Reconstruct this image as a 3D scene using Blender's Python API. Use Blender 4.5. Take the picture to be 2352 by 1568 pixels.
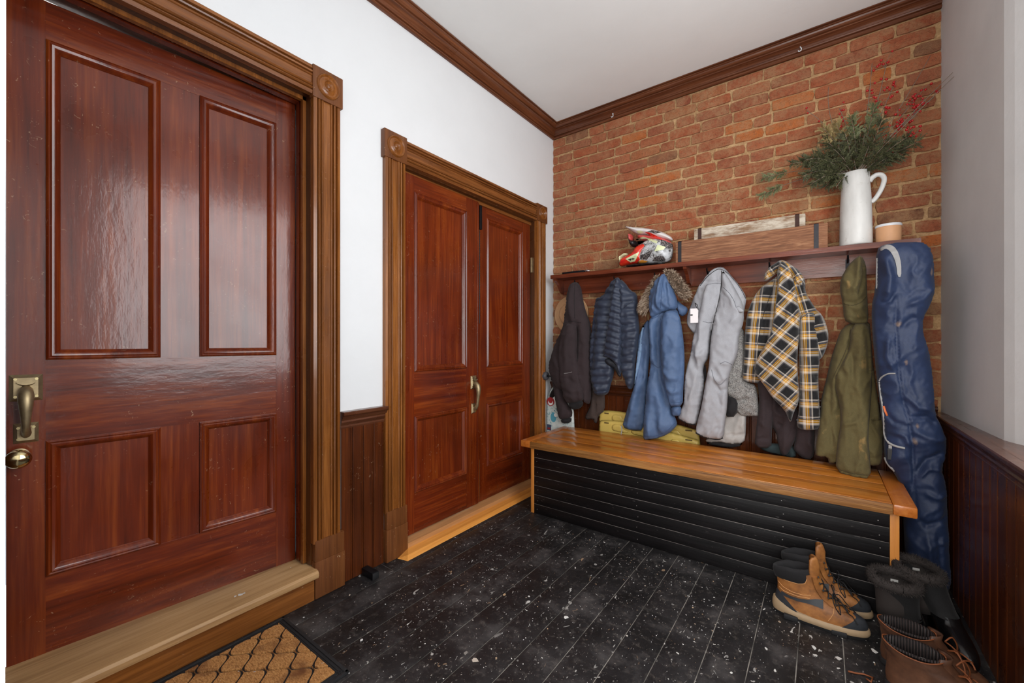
import bpy, bmesh, math, random
import numpy as np
from mathutils import Vector, Matrix, noise, geometry
random.seed(7)
for o in list(bpy.data.objects): bpy.data.objects.remove(o)
SC = bpy.context.scene
COL = SC.collection
PI = math.pi

# ------------------------------------------------------------------ camera
FPX, CXP, CYP, CAMH, YAW = 951.4, 1176.0, 786.0, 1.17, math.radians(36.77)
SY, CYAW = math.sin(YAW), math.cos(YAW)
cam = bpy.data.cameras.new('camera')
cam.sensor_width = 36.0
cam.lens = FPX / 2352.0 * 36.0
cam.shift_y = (CYP - 784.0) / 2352.0
cam.clip_start = 0.02
camo = bpy.data.objects.new('camera', cam)
COL.objects.link(camo)
camo.location = (0, 0, CAMH)
camo.rotation_euler = (PI / 2, 0, YAW)
SC.camera = camo

# ------------------------------------------------------------------ light and exposure
SC.view_settings.view_transform = 'Standard'
SC.view_settings.look = 'None'
SC.view_settings.gamma = 1.0
SC.view_settings.use_curve_mapping = False
SC.view_settings.exposure = 0.36
W = bpy.data.worlds.new('overcast_sky'); SC.world = W
W.use_nodes = True
bg = W.node_tree.nodes['Background']
bg.inputs[0].default_value = (0.86, 0.93, 1.0, 1)
bg.inputs[1].default_value = 1.0

def area_light(name, loc, rot, sx, sy, power, col):
    l = bpy.data.lights.new(name, 'AREA'); l.shape = 'RECTANGLE'
    l.size = sx; l.size_y = sy; l.energy = power; l.color = col
    o = bpy.data.objects.new(name, l); COL.objects.link(o)
    o.location = loc; o.rotation_euler = rot
    return o
# daylight entering by the window in the right wall; added fill light behind the camera
area_light('window_daylight', (0.765, 1.12, 1.72), (0, PI / 2, 0), 1.66, 1.46, 40, (0.97, 0.985, 1.0))
area_light('doorway_fill', (-0.05, -0.5, 1.55), (PI / 2, 0, 0), 0.85, 1.9, 36, (1.0, 0.96, 0.91))

# ------------------------------------------------------------------ helpers
def lin(r, g, b, a=1.0):
    f = lambda c: (c / 255 / 12.92) if c <= 10.3 else (((c / 255) + 0.055) / 1.055) ** 2.4
    return (f(r), f(g), f(b), a)

def ray(u, v):
    a = (u - CXP) / FPX; b = (CYP - v) / FPX
    return (a * CYAW - SY, a * SY + CYAW, b)
def onX(u, v, X):
    d = ray(u, v); k = X / d[0]; return Vector((X, k * d[1], CAMH + k * d[2]))
def onY(u, v, Y):
    d = ray(u, v); k = Y / d[1]; return Vector((k * d[0], Y, CAMH + k * d[2]))
def onZ(u, v, Z=0.0):
    d = ray(u, v); k = (Z - CAMH) / d[2]; return Vector((k * d[0], k * d[1], Z))

def tag(o, label=None, cat=None, group=None, kind=None):
    if label: o['label'] = label
    if cat: o['category'] = cat
    if group: o['group'] = group
    if kind: o['kind'] = kind
    return o
def empty(name, loc=(0, 0, 0), rz=0.0):
    o = bpy.data.objects.new(name, None); COL.objects.link(o)
    o.location = loc; o.rotation_euler = (0, 0, rz); o.empty_display_size = 0.05
    return o
def link(name, me, mat=None, parent=None):
    if mat is not None and not me.materials: me.materials.append(mat)
    o = bpy.data.objects.new(name, me); COL.objects.link(o)
    if parent is not None: o.parent = parent
    return o

class MB:
    """collects shapes for ONE mesh"""
    def __init__(s): s.v = []; s.f = []; s.m = []; s.mi = 0
    def add(s, vs, fs):
        b = len(s.v); s.v += [tuple(p) for p in vs]
        s.f += [tuple(i + b for i in f) for f in fs]; s.m += [s.mi] * len(fs)
        return s
    def box(s, x0, x1, y0, y1, z0, z1, bev=0.0):
        if bev <= 0:
            vs = [(x, y, z) for x in (x0, x1) for y in (y0, y1) for z in (z0, z1)]
            return s.add(vs, [(0, 1, 3, 2), (4, 6, 7, 5), (0, 4, 5, 1), (2, 3, 7, 6), (0, 2, 6, 4), (1, 5, 7, 3)])
        bm = bmesh.new(); bmesh.ops.create_cube(bm, size=1)
        for p in bm.verts: p.co = Vector((x0 + (p.co.x + .5) * (x1 - x0), y0 + (p.co.y + .5) * (y1 - y0), z0 + (p.co.z + .5) * (z1 - z0)))
        bmesh.ops.bevel(bm, geom=bm.edges[:], offset=bev, segments=2, profile=.6, affect='EDGES')
        return s.bm(bm)
    def bm(s, bm):
        bm.verts.index_update()
        s.add([p.co[:] for p in bm.verts], [[q.index for q in f.verts] for f in bm.faces]); bm.free(); return s
    def tube(s, pts, r, n=8, cap=True, sq=None):
        pts = [Vector(p) for p in pts]; N = len(pts)
        rr = r if hasattr(r, '__len__') else [r] * N
        vs = []; fs = []; up = None
        for i, p in enumerate(pts):
            t = (pts[min(i + 1, N - 1)] - pts[max(i - 1, 0)])
            t = t.normalized() if t.length > 1e-9 else Vector((0, 0, 1))
            if up is None: up = t.orthogonal().normalized()
            up = (up - t * up.dot(t))
            up = up.normalized() if up.length > 1e-6 else t.orthogonal().normalized()
            w = t.cross(up)
            for k in range(n):
                a = 2 * PI * k / n
                vs.append(p + (up * math.cos(a) + w * math.sin(a) * (sq or 1)) * rr[i])
        for i in range(N - 1):
            for k in range(n):
                fs.append((i * n + k, i * n + (k + 1) % n, (i + 1) * n + (k + 1) % n, (i + 1) * n + k))
        if cap: fs += [tuple(range(n - 1, -1, -1)), tuple((N - 1) * n + k for k in range(n))]
        return s.add(vs, fs)
    def loft(s, rings, closed=True, caps=(True, True)):
        n = len(rings[0]); vs = [p for r in rings for p in r]; fs = []
        for i in range(len(rings) - 1):
            for k in range(n if closed else n - 1):
                fs.append((i * n + k, i * n + (k + 1) % n, (i + 1) * n + (k + 1) % n, (i + 1) * n + k))
        if caps[0]: fs.append(tuple(range(n - 1, -1, -1)))
        if caps[1]: fs.append(tuple((len(rings) - 1) * n + k for k in range(n)))
        return s.add(vs, fs)
    def lathe(s, prof, c=(0, 0, 0), n=32, M=None):
        rings = []
        for r, z in prof:
            rings.append([Vector((r * math.cos(2 * PI * k / n), r * math.sin(2 * PI * k / n), z)) for k in range(n)])
        if M is not None: rings = [[M @ p for p in r] for r in rings]
        rings = [[p + Vector(c) for p in r] for r in rings]
        return s.loft(rings, caps=(prof[0][0] > 1e-6, prof[-1][0] > 1e-6))
    def sweep(s, prof, A, B, f):
        """profile of (a, b) pairs carried from A to B (scalars along the run); f(run, a, b) -> point"""
        return s.loft([[f(A, a, b) for a, b in prof], [f(B, a, b) for a, b in prof]], caps=(True, True))
    def build(s, name, mat, parent=None, smooth=False, uv=None, auto=None, sub=0):
        me = bpy.data.meshes.new(name); me.from_pydata(s.v, [], s.f); me.validate()
        bm = bmesh.new(); bm.from_mesh(me); bmesh.ops.recalc_face_normals(bm, faces=bm.faces); bm.to_mesh(me); bm.free()
        mats = mat if isinstance(mat, (list, tuple)) else [mat]
        for m in mats: me.materials.append(m)
        if len(mats) > 1 and len(me.polygons) == len(s.m): me.polygons.foreach_set('material_index', s.m)
        if smooth:
            me.polygons.foreach_set('use_smooth', [True] * len(me.polygons))
            if auto: me.set_sharp_from_angle(angle=math.radians(auto))
        o = link(name, me, None, parent)
        if sub:
            md = o.modifiers.new('sub', 'SUBSURF'); md.levels = sub; md.render_levels = sub
        return o

def box(name, mat, parent, x0, x1, y0, y1, z0, z1, bev=0.0):
    return MB().box(x0, x1, y0, y1, z0, z1, bev).build(name, mat, parent, smooth=bev > 0, auto=40)

# ------------------------------------------------------------------ materials
class NT:
    def __init__(s, name):
        m = bpy.data.materials.new(name); m.use_nodes = True; s.mat = m
        s.t = m.node_tree; s.b = s.t.nodes['Principled BSDF']
    def n(s, typ, ins=None, **props):
        nd = s.t.nodes.new(typ)
        for k, v in props.items(): setattr(nd, k, v)
        for k, v in (ins or {}).items(): s.set(nd, k, v)
        return nd
    def set(s, nd, k, v):
        if isinstance(v, bpy.types.NodeSocket): s.t.links.new(v, nd.inputs[k])
        else: nd.inputs[k].default_value = v
    def P(s, **kw):
        for k, v in kw.items(): s.set(s.b, k.replace('_', ' '), v)
    def coord(s, kind='Object', scale=(1, 1, 1), rot=(0, 0, 0), loc=(0, 0, 0)):
        c = s.n('ShaderNodeTexCoord')
        return s.n('ShaderNodeMapping', {'Vector': c.outputs[kind], 'Scale': scale, 'Rotation': rot, 'Location': loc}).outputs[0]
    def noise(s, vec, scale, detail=4, rough=.55, dist=0.0):
        return s.n('ShaderNodeTexNoise', {'Vector': vec, 'Scale': scale, 'Detail': detail, 'Roughness': rough, 'Distortion': dist}).outputs['Fac']
    def ramp(s, fac, stops, interp='LINEAR'):
        r = s.n('ShaderNodeValToRGB', {'Fac': fac}); cr = r.color_ramp; cr.interpolation = interp
        while len(cr.elements) < len(stops): cr.elements.new(.5)
        for e, (p, c) in zip(cr.elements, stops):
            e.position = p; e.color = c if len(c) == 4 else (*c, 1)
        return r.outputs[0]
    def mix(s, fac, a, b, blend='MIX'):
        nd = s.n('ShaderNodeMix', data_type='RGBA', blend_type=blend)
        s.set(nd, 0, fac); s.set(nd, 6, a); s.set(nd, 7, b)
        return nd.outputs[2]
    def math(s, op, a, b=0.0, clamp=False):
        nd = s.n('ShaderNodeMath', operation=op, use_clamp=clamp); s.set(nd, 0, a); s.set(nd, 1, b); return nd.outputs[0]
    def bump(s, h, strength=.3, dist=.01):
        s.P(Normal=s.n('ShaderNodeBump', {'Height': h, 'Strength': strength, 'Distance': dist}).outputs[0])
BW = lambda p, q: [(p, (0, 0, 0, 1)), (q, (1, 1, 1, 1))]

def wood(name, c1, c2, c3, grain='Z', rough=.35, sc=1.0, coat=0.0, scr=0.0, bump=.12, var=.25, kind='Object'):
    """stained and varnished wood, grain along one axis"""
    t = NT(name)
    lo, hi = .7 * sc, 16 * sc
    s = {'X': (lo, hi, hi), 'Y': (hi, lo, hi), 'Z': (hi, hi, lo)}[grain]
    v = t.coord(kind, s)
    oi = t.n('ShaderNodeObjectInfo')
    off = t.n('ShaderNodeVectorMath', {0: v, 1: t.n('ShaderNodeCombineXYZ', {'X': t.math('MULTIPLY', oi.outputs['Random'], 37.0), 'Y': t.math('MULTIPLY', oi.outputs['Random'], 91.0), 'Z': 0.0}).outputs[0]}, operation='ADD').outputs[0]
    n1 = t.noise(off, 1.6, 5, .6, .6)
    n2 = t.noise(off, 7.0, 3, .6, .2)
    big = t.noise(t.coord(kind), 2.3, 3, .5)
    f = t.math('ADD', t.math('MULTIPLY', n1, .62), t.math('MULTIPLY', n2, .38))
    col = t.ramp(f, [(.30, c1), (.5, c2), (.68, c3)])
    dark = t.ramp(big, [(.3, (1 - var, 1 - var, 1 - var, 1)), (.7, (1, 1, 1, 1))])
    col = t.mix(1.0, col, dark, 'MULTIPLY')
    if scr > 0:
        sn = t.noise(t.coord(kind, (60, 60, 60)), 1.0, 2, .5, 1.5)
        big2 = t.noise(t.coord(kind, (5, 5, 5)), 1.0, 2)
        msk = t.math('MULTIPLY', t.ramp(sn, BW(.69, .73)), t.ramp(big2, BW(.45, .6)))
        col = t.mix(t.math('MULTIPLY', msk, scr), col, lin(205, 175, 140))
    t.P(Base_Color=col, Roughness=t.ramp(t.noise(t.coord(kind, (3, 3, 3)), 1.5, 4), [(.3, (rough * .75,) * 3), (.7, (min(1, rough * 1.35),) * 3)]))
    t.bump(f, bump, .004)
    if coat:
        t.P(Specular_IOR_Level=.25)
        wv = t.noise(t.coord(kind, {'X': (3, 9, 9), 'Y': (9, 3, 9), 'Z': (9, 9, 3)}[grain]), 3.0, 4, .6)
        t.P(Coat_Weight=coat, Coat_Roughness=.13, Coat_Normal=t.n('ShaderNodeBump', {'Height': t.math('ADD', wv, t.math('MULTIPLY', f, .25)), 'Strength': .10, 'Distance': .01}).outputs[0])
    return t.mat

def plain(name, col, rough=.5, metal=0.0, nz=0.0, nscale=40, bump=0.0, sheen=0.0, spec=None):
    t = NT(name)
    if nz > 0 or bump > 0:
        f = t.noise(t.coord('Object'), nscale, 4)
    if nz > 0:
        c2 = tuple(c * (1 - nz) for c in col[:3]) + (1,)
        t.P(Base_Color=t.ramp(f, [(.3, c2), (.7, col)]))
    else: t.P(Base_Color=col)
    t.P(Roughness=rough, Metallic=metal)
    if bump > 0: t.bump(f, bump, .003)
    if sheen > 0: t.P(Sheen_Weight=sheen)
    if spec is not None: t.P(Specular_IOR_Level=spec)
    return t.mat

def fabric(name, col, col2=None, scale=500, rough=.9, bump=.25, blotch=.18, dirt=None, sheen=.04, wrinkle=.45):
    t = NT(name)
    v = t.coord('Object')
    w = t.noise(v, scale, 2, .7)
    b = t.noise(v, 9.0, 4, .6)
    c = t.mix(t.ramp(w, BW(.35, .65)), col, col2 or tuple(x * .8 for x in col[:3]) + (1,))
    c = t.mix(1.0, c, t.ramp(b, [(.3, (1 - blotch,) * 3), (.7, (1, 1, 1))]), 'MULTIPLY')
    if dirt:
        d = t.noise(t.coord('Object', (14, 14, 7)), 1.0, 4, .6)
        c = t.mix(t.ramp(d, [(.64, (0, 0, 0)), (.72, (.75, .75, .75))]), c, dirt)
    t.P(Base_Color=c, Roughness=rough, Sheen_Weight=sheen)
    rg = t.n('ShaderNodeTexNoise', {'Vector': t.coord('Object', (1, 1, .5)), 'Scale': 13.0, 'Detail': 3.0, 'Roughness': .5, 'Distortion': .6}, noise_type='RIDGED_MULTIFRACTAL').outputs['Fac']
    fine = t.n('ShaderNodeBump', {'Height': t.math('ADD', t.math('MULTIPLY', w, .3), t.math('MULTIPLY', t.noise(v, 60, 4, .6), .7)), 'Strength': bump, 'Distance': .004}).outputs[0]
    t.P(Normal=t.n('ShaderNodeBump', {'Height': rg, 'Strength': wrinkle, 'Distance': .012, 'Normal': fine}).outputs[0])
    return t.mat

M = {}
def plaster(name, c, blot=.04):
    t = NT(name); v = t.coord('Object')
    f = t.noise(v, 3.0, 5, .6)
    t.P(Base_Color=t.ramp(f, [(.3, tuple(x * (1 - blot) for x in c[:3])), (.7, c[:3])]), Roughness=.62)
    t.bump(t.noise(v, 22, 5, .6), .08, .01)
    return t.mat
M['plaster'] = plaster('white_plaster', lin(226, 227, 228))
M['plaster_right'] = plaster('scuffed_plaster_shaded', lin(206, 204, 203), .10)  # white paint greyed here: shade of the unlit wall put into its colour
M['ceiling'] = plaster('ceiling_paint', lin(238, 238, 236))
M['white_paint'] = plain('white_gloss_paint', lin(228, 233, 236), .35)
M['door'] = wood('mahogany_stained_door', lin(76, 24, 8), lin(112, 40, 11), lin(144, 66, 20), 'Z', .30, .8, .55, .35, .10, .4)
M['door_rail'] = wood('mahogany_stained_rail', lin(70, 21, 7), lin(110, 39, 11), lin(148, 68, 21), 'Y', .30, .8, .55, .35, .10, .4)
M['casing'] = wood('golden_oak_casing', lin(92, 50, 17), lin(132, 77, 31), lin(164, 103, 48), 'Z', .30, 1.2, .4, .25, .10, .25)
M['casing_y'] = wood('golden_oak_casing_head', lin(88, 48, 20), lin(126, 74, 34), lin(156, 98, 50), 'Y', .30, 1.2, .4, .15, .10, .25)
M['plinth'] = wood('scuffed_plinth_wood', lin(84, 46, 22), lin(110, 64, 32), lin(128, 78, 40), 'Z', .38, 1.0, .2, .6, .12, .25)
M['jamb'] = wood('dark_jamb_wood', lin(50, 26, 12), lin(78, 42, 18), lin(100, 58, 26), 'Z', .32, 1.2, .3, .3, .10, .25)
M['crown_y'] = wood('dark_crown_wood', lin(70, 37, 21), lin(108, 61, 36), lin(136, 84, 54), 'Y', .34, 1.0, .2, 0, .08, .2)
M['crown_x'] = wood('dark_crown_wood_back', lin(66, 34, 20), lin(100, 55, 33), lin(128, 78, 50), 'X', .34, 1.0, .2, 0, .08, .2)
M['wains'] = wood('dark_wainscot', lin(58, 25, 11), lin(84, 39, 15), lin(112, 54, 18), 'Z', .30, 1.0, .4, .3, .10, .3)
M['rail_y'] = wood('dark_rail_wood', lin(62, 32, 20), lin(86, 48, 30), lin(106, 62, 40), 'Y', .26, 1.0, .4, .1, .08, .2)
M['rail_x'] = wood('dark_rail_wood_back', lin(50, 24, 14), lin(72, 36, 20), lin(92, 48, 28), 'X', .30, 1.0, .3, .1, .08, .2)
M['sill'] = wood('worn_pine_sill', lin(142, 104, 66), lin(184, 144, 98), lin(206, 168, 122), 'Y', .42, .8, .1, .4, .08, .25)
M['riser'] = wood('brown_riser', lin(96, 52, 18), lin(132, 78, 32), lin(158, 98, 44), 'Y', .40, 1.4, .1, .5, .12, .3)
M['thresh'] = wood('orange_pine_threshold', lin(204, 128, 52), lin(222, 148, 68), lin(234, 166, 84), 'Y', .35, .8, .3, .05, .05, .12)
M['thresh2'] = wood('bare_pine_strip', lin(176, 120, 70), lin(196, 140, 88), lin(210, 158, 104), 'Y', .5, .8, 0, .05, .05, .15)
M['brass'] = plain('aged_brass', lin(176, 156, 120), .44, .85, .35, 45)
M['brass_polished'] = plain('polished_brass', lin(206, 188, 140), .14, 1.0)
M['black_iron'] = plain('black_iron', lin(30, 30, 34), .45, .6, .2, 80)
M['dark_void'] = plain('dark_gap', lin(26, 20, 16), .9)
# ------------------------------------------------------------------ the room shell
XL, YB, XR, YF, ZC = -1.875, 3.11, 0.506, 0.02, 3.03

def floor_mat():
    t = NT('black_painted_boards'); v = t.coord('Object')
    vs = t.coord('Object', (1.0, .55, 1))
    wear = t.noise(v, 5.0, 6, .65)
    wear2 = t.noise(v, 34.0, 4, .7)
    col = t.ramp(wear, [(.3, lin(15, 14, 14)), (.52, lin(30, 28, 29)), (.78, lin(78, 74, 73))])
    col = t.mix(t.math('MULTIPLY', t.ramp(wear2, BW(.54, .78)), .45), col, lin(112, 104, 98))
    dens = t.ramp(t.noise(v, 3.2, 4, .6), BW(.36, .62))
    for sc, lo, hi, cc in ((26, .70, .725, lin(214, 210, 204)), (70, .685, .72, lin(200, 196, 190)), (150, .70, .74, lin(176, 168, 158)), (44, .735, .75, lin(168, 138, 108))):
        s_ = t.noise(vs, sc, 2, .5, .8)
        col = t.mix(t.math('MULTIPLY', t.ramp(s_, BW(lo, hi)), dens), col, cc)
    ed = t.noise(t.coord('Object', (1, .25, 1)), 90.0, 2, .5)
    t.P(Base_Color=col, Roughness=t.ramp(wear, [(.3, (.42,) * 3), (.7, (.60,) * 3)]))
    t.bump(t.math('ADD', wear2, t.math('MULTIPLY', t.noise(t.coord('Object', (60, 4, 60)), 1.0, 4), .6)), .18, .004)
    return t.mat
M['floor'] = floor_mat()
M['floor_gap'] = plain('dusty_board_gap', lin(160, 153, 144), .9, 0, .93, 9)

fl = box('floor', M['floor_gap'], None, -2.06, 0.60, -0.9, YB + .02, -.06, -.0022)
tag(fl, 'black painted plank floor scattered with white flecks', 'floor', None, 'structure')
pm = {}
for i in range(18):
    x0 = -1.882 + i * .1392
    cuts = [-.9, random.choice([.35, .9, 1.25, 1.75]) + random.uniform(-.1, .1), YB]
    if i > 16: break
    for a, b in zip(cuts[:-1], cuts[1:]):
        ln = round(b - a, 2)
        w_ = .1392 - .0034 + (.03 if i == 16 else 0)
        me = MB().box(x0 + .0015, x0 + .0015 + w_, a + .0015, b - .0015, -.0044, random.uniform(-.0006, .0006), .0012)
        me.build('plank', M['floor'], fl, smooth=True, auto=30)

# ceiling
ce = box('ceiling', M['ceiling'], None, -2.06, 1.0, -.9, YB + .02, ZC, ZC + .06)
tag(ce, 'plain off-white painted ceiling', 'ceiling', None, 'structure')

# left wall with two door openings
D1 = (.056, .984, 2.324)       # opening y0, y1, top
D2 = (1.476, 2.829, 2.169)
m = MB()
for a, b, z0, z1 in ((-.15, D1[0], 0, ZC), (D1[0], D1[1], D1[2], ZC), (D1[1], D2[0], 0, ZC), (D2[0], D2[1], D2[2], ZC), (D2[1], YB + .02, 0, ZC)):
    m.box(XL - .19, XL, a, b, z0, z1)
wl = m.build('wall_left', M['plaster'])
tag(wl, 'white plaster wall pierced by two wooden doors', 'wall', None, 'structure')
# space behind the ajar door
m = MB()
m.box(-3.2, -3.15, -.4, 3.2, 0, ZC); m.box(-3.2, -2.07, -.45, -.4, 0, ZC); m.box(-3.2, -2.07, 1.3, 1.35, 0, ZC)
tag(m.build('wall_hallway', M['plaster']), 'white hallway wall glimpsed through the gap above the ajar door', 'wall', None, 'structure')
tag(box('ceiling_hallway', M['ceiling'], None, -3.2, -2.07, -.4, 1.3, 2.75, 2.8), 'hallway ceiling glimpsed above the ajar door', 'ceiling', None, 'structure')
l = bpy.data.lights.new('hallway_fill', 'POINT'); l.energy = 9; l.shadow_soft_size = .1  # added light without a fixture, brightens the gap above the ajar door
o = bpy.data.objects.new('hallway_fill', l); COL.objects.link(o); o.location = (-2.75, .3, 2.55)

# front wall (the camera looks in through its doorway)
m = MB()
m.box(XL, -.46, -.13, YF, 0, ZC); m.box(.46, .62, -.13, YF, 0, ZC); m.box(-.46, .46, -.13, YF, 2.1, ZC)
tag(m.build('wall_front', M['white_paint']), 'white wall and doorway edge at the left border of the picture', 'wall', None, 'structure')

# right wall: plaster that splays away towards a window
zc = .805
pl = [(.505, YB + .02), (.545, 2.335), (.56, 2.29), (.70, 1.97), (.79, 1.93)]
pr = [(.79, .31), (.70, .27), (.56, .12), (.52, .0)]
def wall_path(mb, pts, z0, z1, th=.08):
    for (xa, ya), (xb, yb) in zip(pts[:-1], pts[1:]):
        mb.add([(xa, ya, z0), (xb, yb, z0), (xb, yb, z1), (xa, ya, z1), (xa + th, ya, z0), (xb + th, yb, z0), (xb + th, yb, z1), (xa + th, ya, z1)],
               [(0, 1, 2, 3), (7, 6, 5, 4), (0, 4, 5, 1), (3, 2, 6, 7), (0, 3, 7, 4), (1, 5, 6, 2)])
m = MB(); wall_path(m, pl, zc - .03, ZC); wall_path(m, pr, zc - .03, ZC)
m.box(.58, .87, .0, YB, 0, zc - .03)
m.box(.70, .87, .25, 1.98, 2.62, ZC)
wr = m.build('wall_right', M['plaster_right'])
tag(wr, 'scuffed white plaster wall, greyed for shade, splaying towards the window', 'wall', None, 'structure')
# window in the right wall
wn = empty('window_1', (.80, 1.12, zc)); tag(wn, 'white framed window in the right wall outside the picture', 'window', None, 'structure')
m = MB()
for a, b, c, d in ((-.82, -.76, .0, 1.82), (.76, .82, .0, 1.82), (-.82, .82, 0, .06), (-.82, .82, 1.76, 1.82)): m.box(-.02, .05, a, b, c, d)
m.build('window_frame', M['white_paint'], wn)
MB().box(-.01, .04, -.76, .76, .88, .93).build('sash_rail', M['white_paint'], wn)
MB().box(-.01, .04, -.02, .02, .06, 1.76).build('mullion', M['white_paint'], wn)
gt = NT('window_glass'); gt.P(Transmission_Weight=1.0, Roughness=0.0, Base_Color=(1, 1, 1, 1), IOR=1.02)
MB().box(.012, .016, -.76, .76, .06, 1.76).build('pane', gt.mat, wn)

# ------------------------------------------------------------------ brick wall
def brick_mat(island=False):
    t = NT('old_red_brick'); g = t.n('ShaderNodeNewGeometry').outputs['Position']
    oi = t.n('ShaderNodeObjectInfo')
    n1 = t.noise(g, 14, 5, .65); n2 = t.noise(g, 90, 4, .6)
    base = oi.outputs['Color']
    if island: base = t.ramp(t.n('ShaderNodeNewGeometry').outputs['Random Per Island'], [(0, lin(156, 74, 44)), (.2, lin(170, 86, 54)), (.45, lin(146, 70, 45)), (.65, lin(176, 95, 62)), (.8, lin(154, 80, 55)), (.92, lin(204, 108, 34)), (.97, lin(116, 78, 54))], 'CONSTANT')
    c = t.mix(t.ramp(n1, BW(.3, .7)), t.mix(.18, base, lin(92, 44, 30)), t.mix(.5, base, lin(196, 118, 80)))
    n3 = t.noise(g, 260, 3, .7)
    c = t.mix(t.math('MULTIPLY', t.ramp(n2, BW(.5, .75)), .55), c, lin(92, 44, 28))
    c = t.mix(t.math('MULTIPLY', t.ramp(n3, BW(.5, .8)), .5), c, lin(186, 132, 92))
    sm = t.noise(g, 9.0, 6, .7, .4); big = t.noise(g, 1.3, 2, .5)
    fs_ = t.noise(g, 46, 5, .75, .5)
    smear = t.math('MULTIPLY', t.math('MULTIPLY', t.ramp(sm, BW(.38, .56)), t.ramp(fs_, BW(.34, .52))), t.ramp(big, [(.36, (.40,) * 3), (.54, (1,) * 3)]))
    c = t.mix(t.math('MULTIPLY', smear, .68), c, lin(184, 142, 102))
    t.P(Base_Color=c, Roughness=.86)
    t.bump(t.math('ADD', t.math('MULTIPLY', n1, .5), t.math('ADD', t.math('MULTIPLY', n2, .7), t.math('MULTIPLY', n3, .5))), 1.0, .014)
    return t.mat
M['brick'] = brick_mat()
t = NT('sandy_mortar'); g = t.n('ShaderNodeNewGeometry').outputs['Position']
f = t.noise(g, 60, 5, .7); f2 = t.noise(g, 8, 4, .6)
t.P(Base_Color=t.mix(t.ramp(f2, BW(.35, .7)), t.ramp(f, [(.3, lin(142, 106, 70)), (.7, lin(196, 158, 112))]), t.ramp(f, [(.3, lin(164, 124, 84)), (.7, lin(210, 174, 130))])), Roughness=.95)
t.bump(f, .7, .01); M['mortar'] = t.mat
m = MB()
# rough mortar bed: a jittered grid
NX, NZ = 150, 140
vs = []; fs = []
for j in range(NZ + 1):
    for i in range(NX + 1):
        x = -2.0 + 2.56 * i / NX; z = .70 + 2.33 * j / NZ
        n = noise.noise(Vector((x * 14, z * 14, 1.7))) * .0045 + noise.noise(Vector((x * 45, z * 45, 4.1))) * .002
        vs.append((x, YB + .0045 - n, z))
for j in range(NZ):
    for i in range(NX):
        a = j * (NX + 1) + i; fs.append((a, a + 1, a + NX + 2, a + NX + 1))
m.add(vs, fs); m.box(-2.06, .6, YB + .012, YB + .14, 0, ZC)
wb = m.build('wall_back', M['mortar'])
tag(wb, 'exposed red brick wall with sandy mortar behind the coat shelf', 'wall', None, 'structure')
def brick_mesh(L, Hh, seed):
    rs = random.Random(seed)
    nx = 4; nz = 2; vs = []; fs = []
    # outer ring at the bed, front face grid proud
    def fr(i, j):
        x = L * (i / nx - .5); z = Hh * (j / nz - .5)
        e = (i in (0, nx)) + (j in (0, nz))
        jx = rs.uniform(-.0035, .0035); jz = rs.uniform(-.0028, .0028)
        dep = -.0075 + rs.uniform(-.0015, .0015) + (.003 if e == 1 else .005 if e == 2 else 0)
        if e == 2: x -= math.copysign(.003, x); z *= .92
        return (x + jx, dep, z + jz)
    for j in range(nz + 1):
        for i in range(nx + 1): vs.append(fr(i, j))
    for j in range(nz):
        for i in range(nx):
            a = j * (nx + 1) + i; fs.append((a, a + 1, a + nx + 2, a + nx + 1))
    ring = [i for i in range(nx + 1)] + [(j + 1) * (nx + 1) - 1 for j in range(1, nz + 1)] + [nz * (nx + 1) + i for i in range(nx - 1, -1, -1)] + [j * (nx + 1) for j in range(nz - 1, 0, -1)]
    b = len(vs)
    for k in ring:
        p = vs[k]; vs.append((p[0] * 1.015, .012, p[2] * 1.03))
    for q in range(len(ring)):
        r = (q + 1) % len(ring); fs.append((ring[q], b + q, b + r, ring[r]))
    me = bpy.data.meshes.new('brick'); me.from_pydata(vs, [], fs); me.validate()
    bm = bmesh.new(); bm.from_mesh(me); bmesh.ops.recalc_face_normals(bm, faces=bm.faces); bm.to_mesh(me); bm.free()
    me.polygons.foreach_set('use_smooth', [True] * len(me.polygons)); me.set_sharp_from_angle(angle=math.radians(50))
    me.materials.append(M['brick']); return me
CH = .0735
lens = [.095, .125, .16, .19, .205, .215]
bmeshes = {L: [brick_mesh(L, CH - .0120, int(L * 1000) + k) for k in range(5)] for L in lens}
rb = random.Random(11); specs = []
pal = [lin(160, 74, 40), lin(168, 80, 44), lin(174, 86, 48), lin(148, 70, 43), lin(178, 94, 56), lin(154, 80, 53), lin(174, 80, 38)]
nrow = int((2.955 - .80) / CH) + 1
for r in range(nrow):
    z = .835 + r * CH
    x = -1.878 - (0.0 if r % 2 else .09) + rb.uniform(-.02, .02)
    while x < XR - .02:
        L = rb.choices(lens, [2, 1.5, 1.5, 4, 6, 5])[0]
        xa, xb = x, x + L
        x = xb + rb.uniform(.008, .015)
        ca = max(xa, XL + .001); cb = min(xb, XR + .004)
        if cb - ca < .03: continue
        if cb - ca < L - .004: L2 = min(lens, key=lambda q: abs(q - (cb - ca))); sx = (cb - ca) / L2
        else: L2 = L; sx = 1
        me = rb.choice(bmeshes[L2]); lo = ((ca + cb) / 2, YB, z + rb.uniform(-.0035, .0035)); ro = rb.uniform(-.016, .016); so = (sx, rb.uniform(.6, 1.3), rb.uniform(.92, 1.06))
        q = rb.random()
        base = rb.choice(pal)
        if q < .07: base = lin(204, 108, 34)
        elif q < .13: base = lin(116, 78, 54)
        elif q < .17: base = lin(178, 104, 60)
        # bricks above the coats show largest; those behind the clothes come last
        specs.append(((z > 1.60) * 10 + (cb - ca) + .3 * (ca + 2), me, lo, ro, so, base))
specs.sort(key=lambda s: -s[0])
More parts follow.
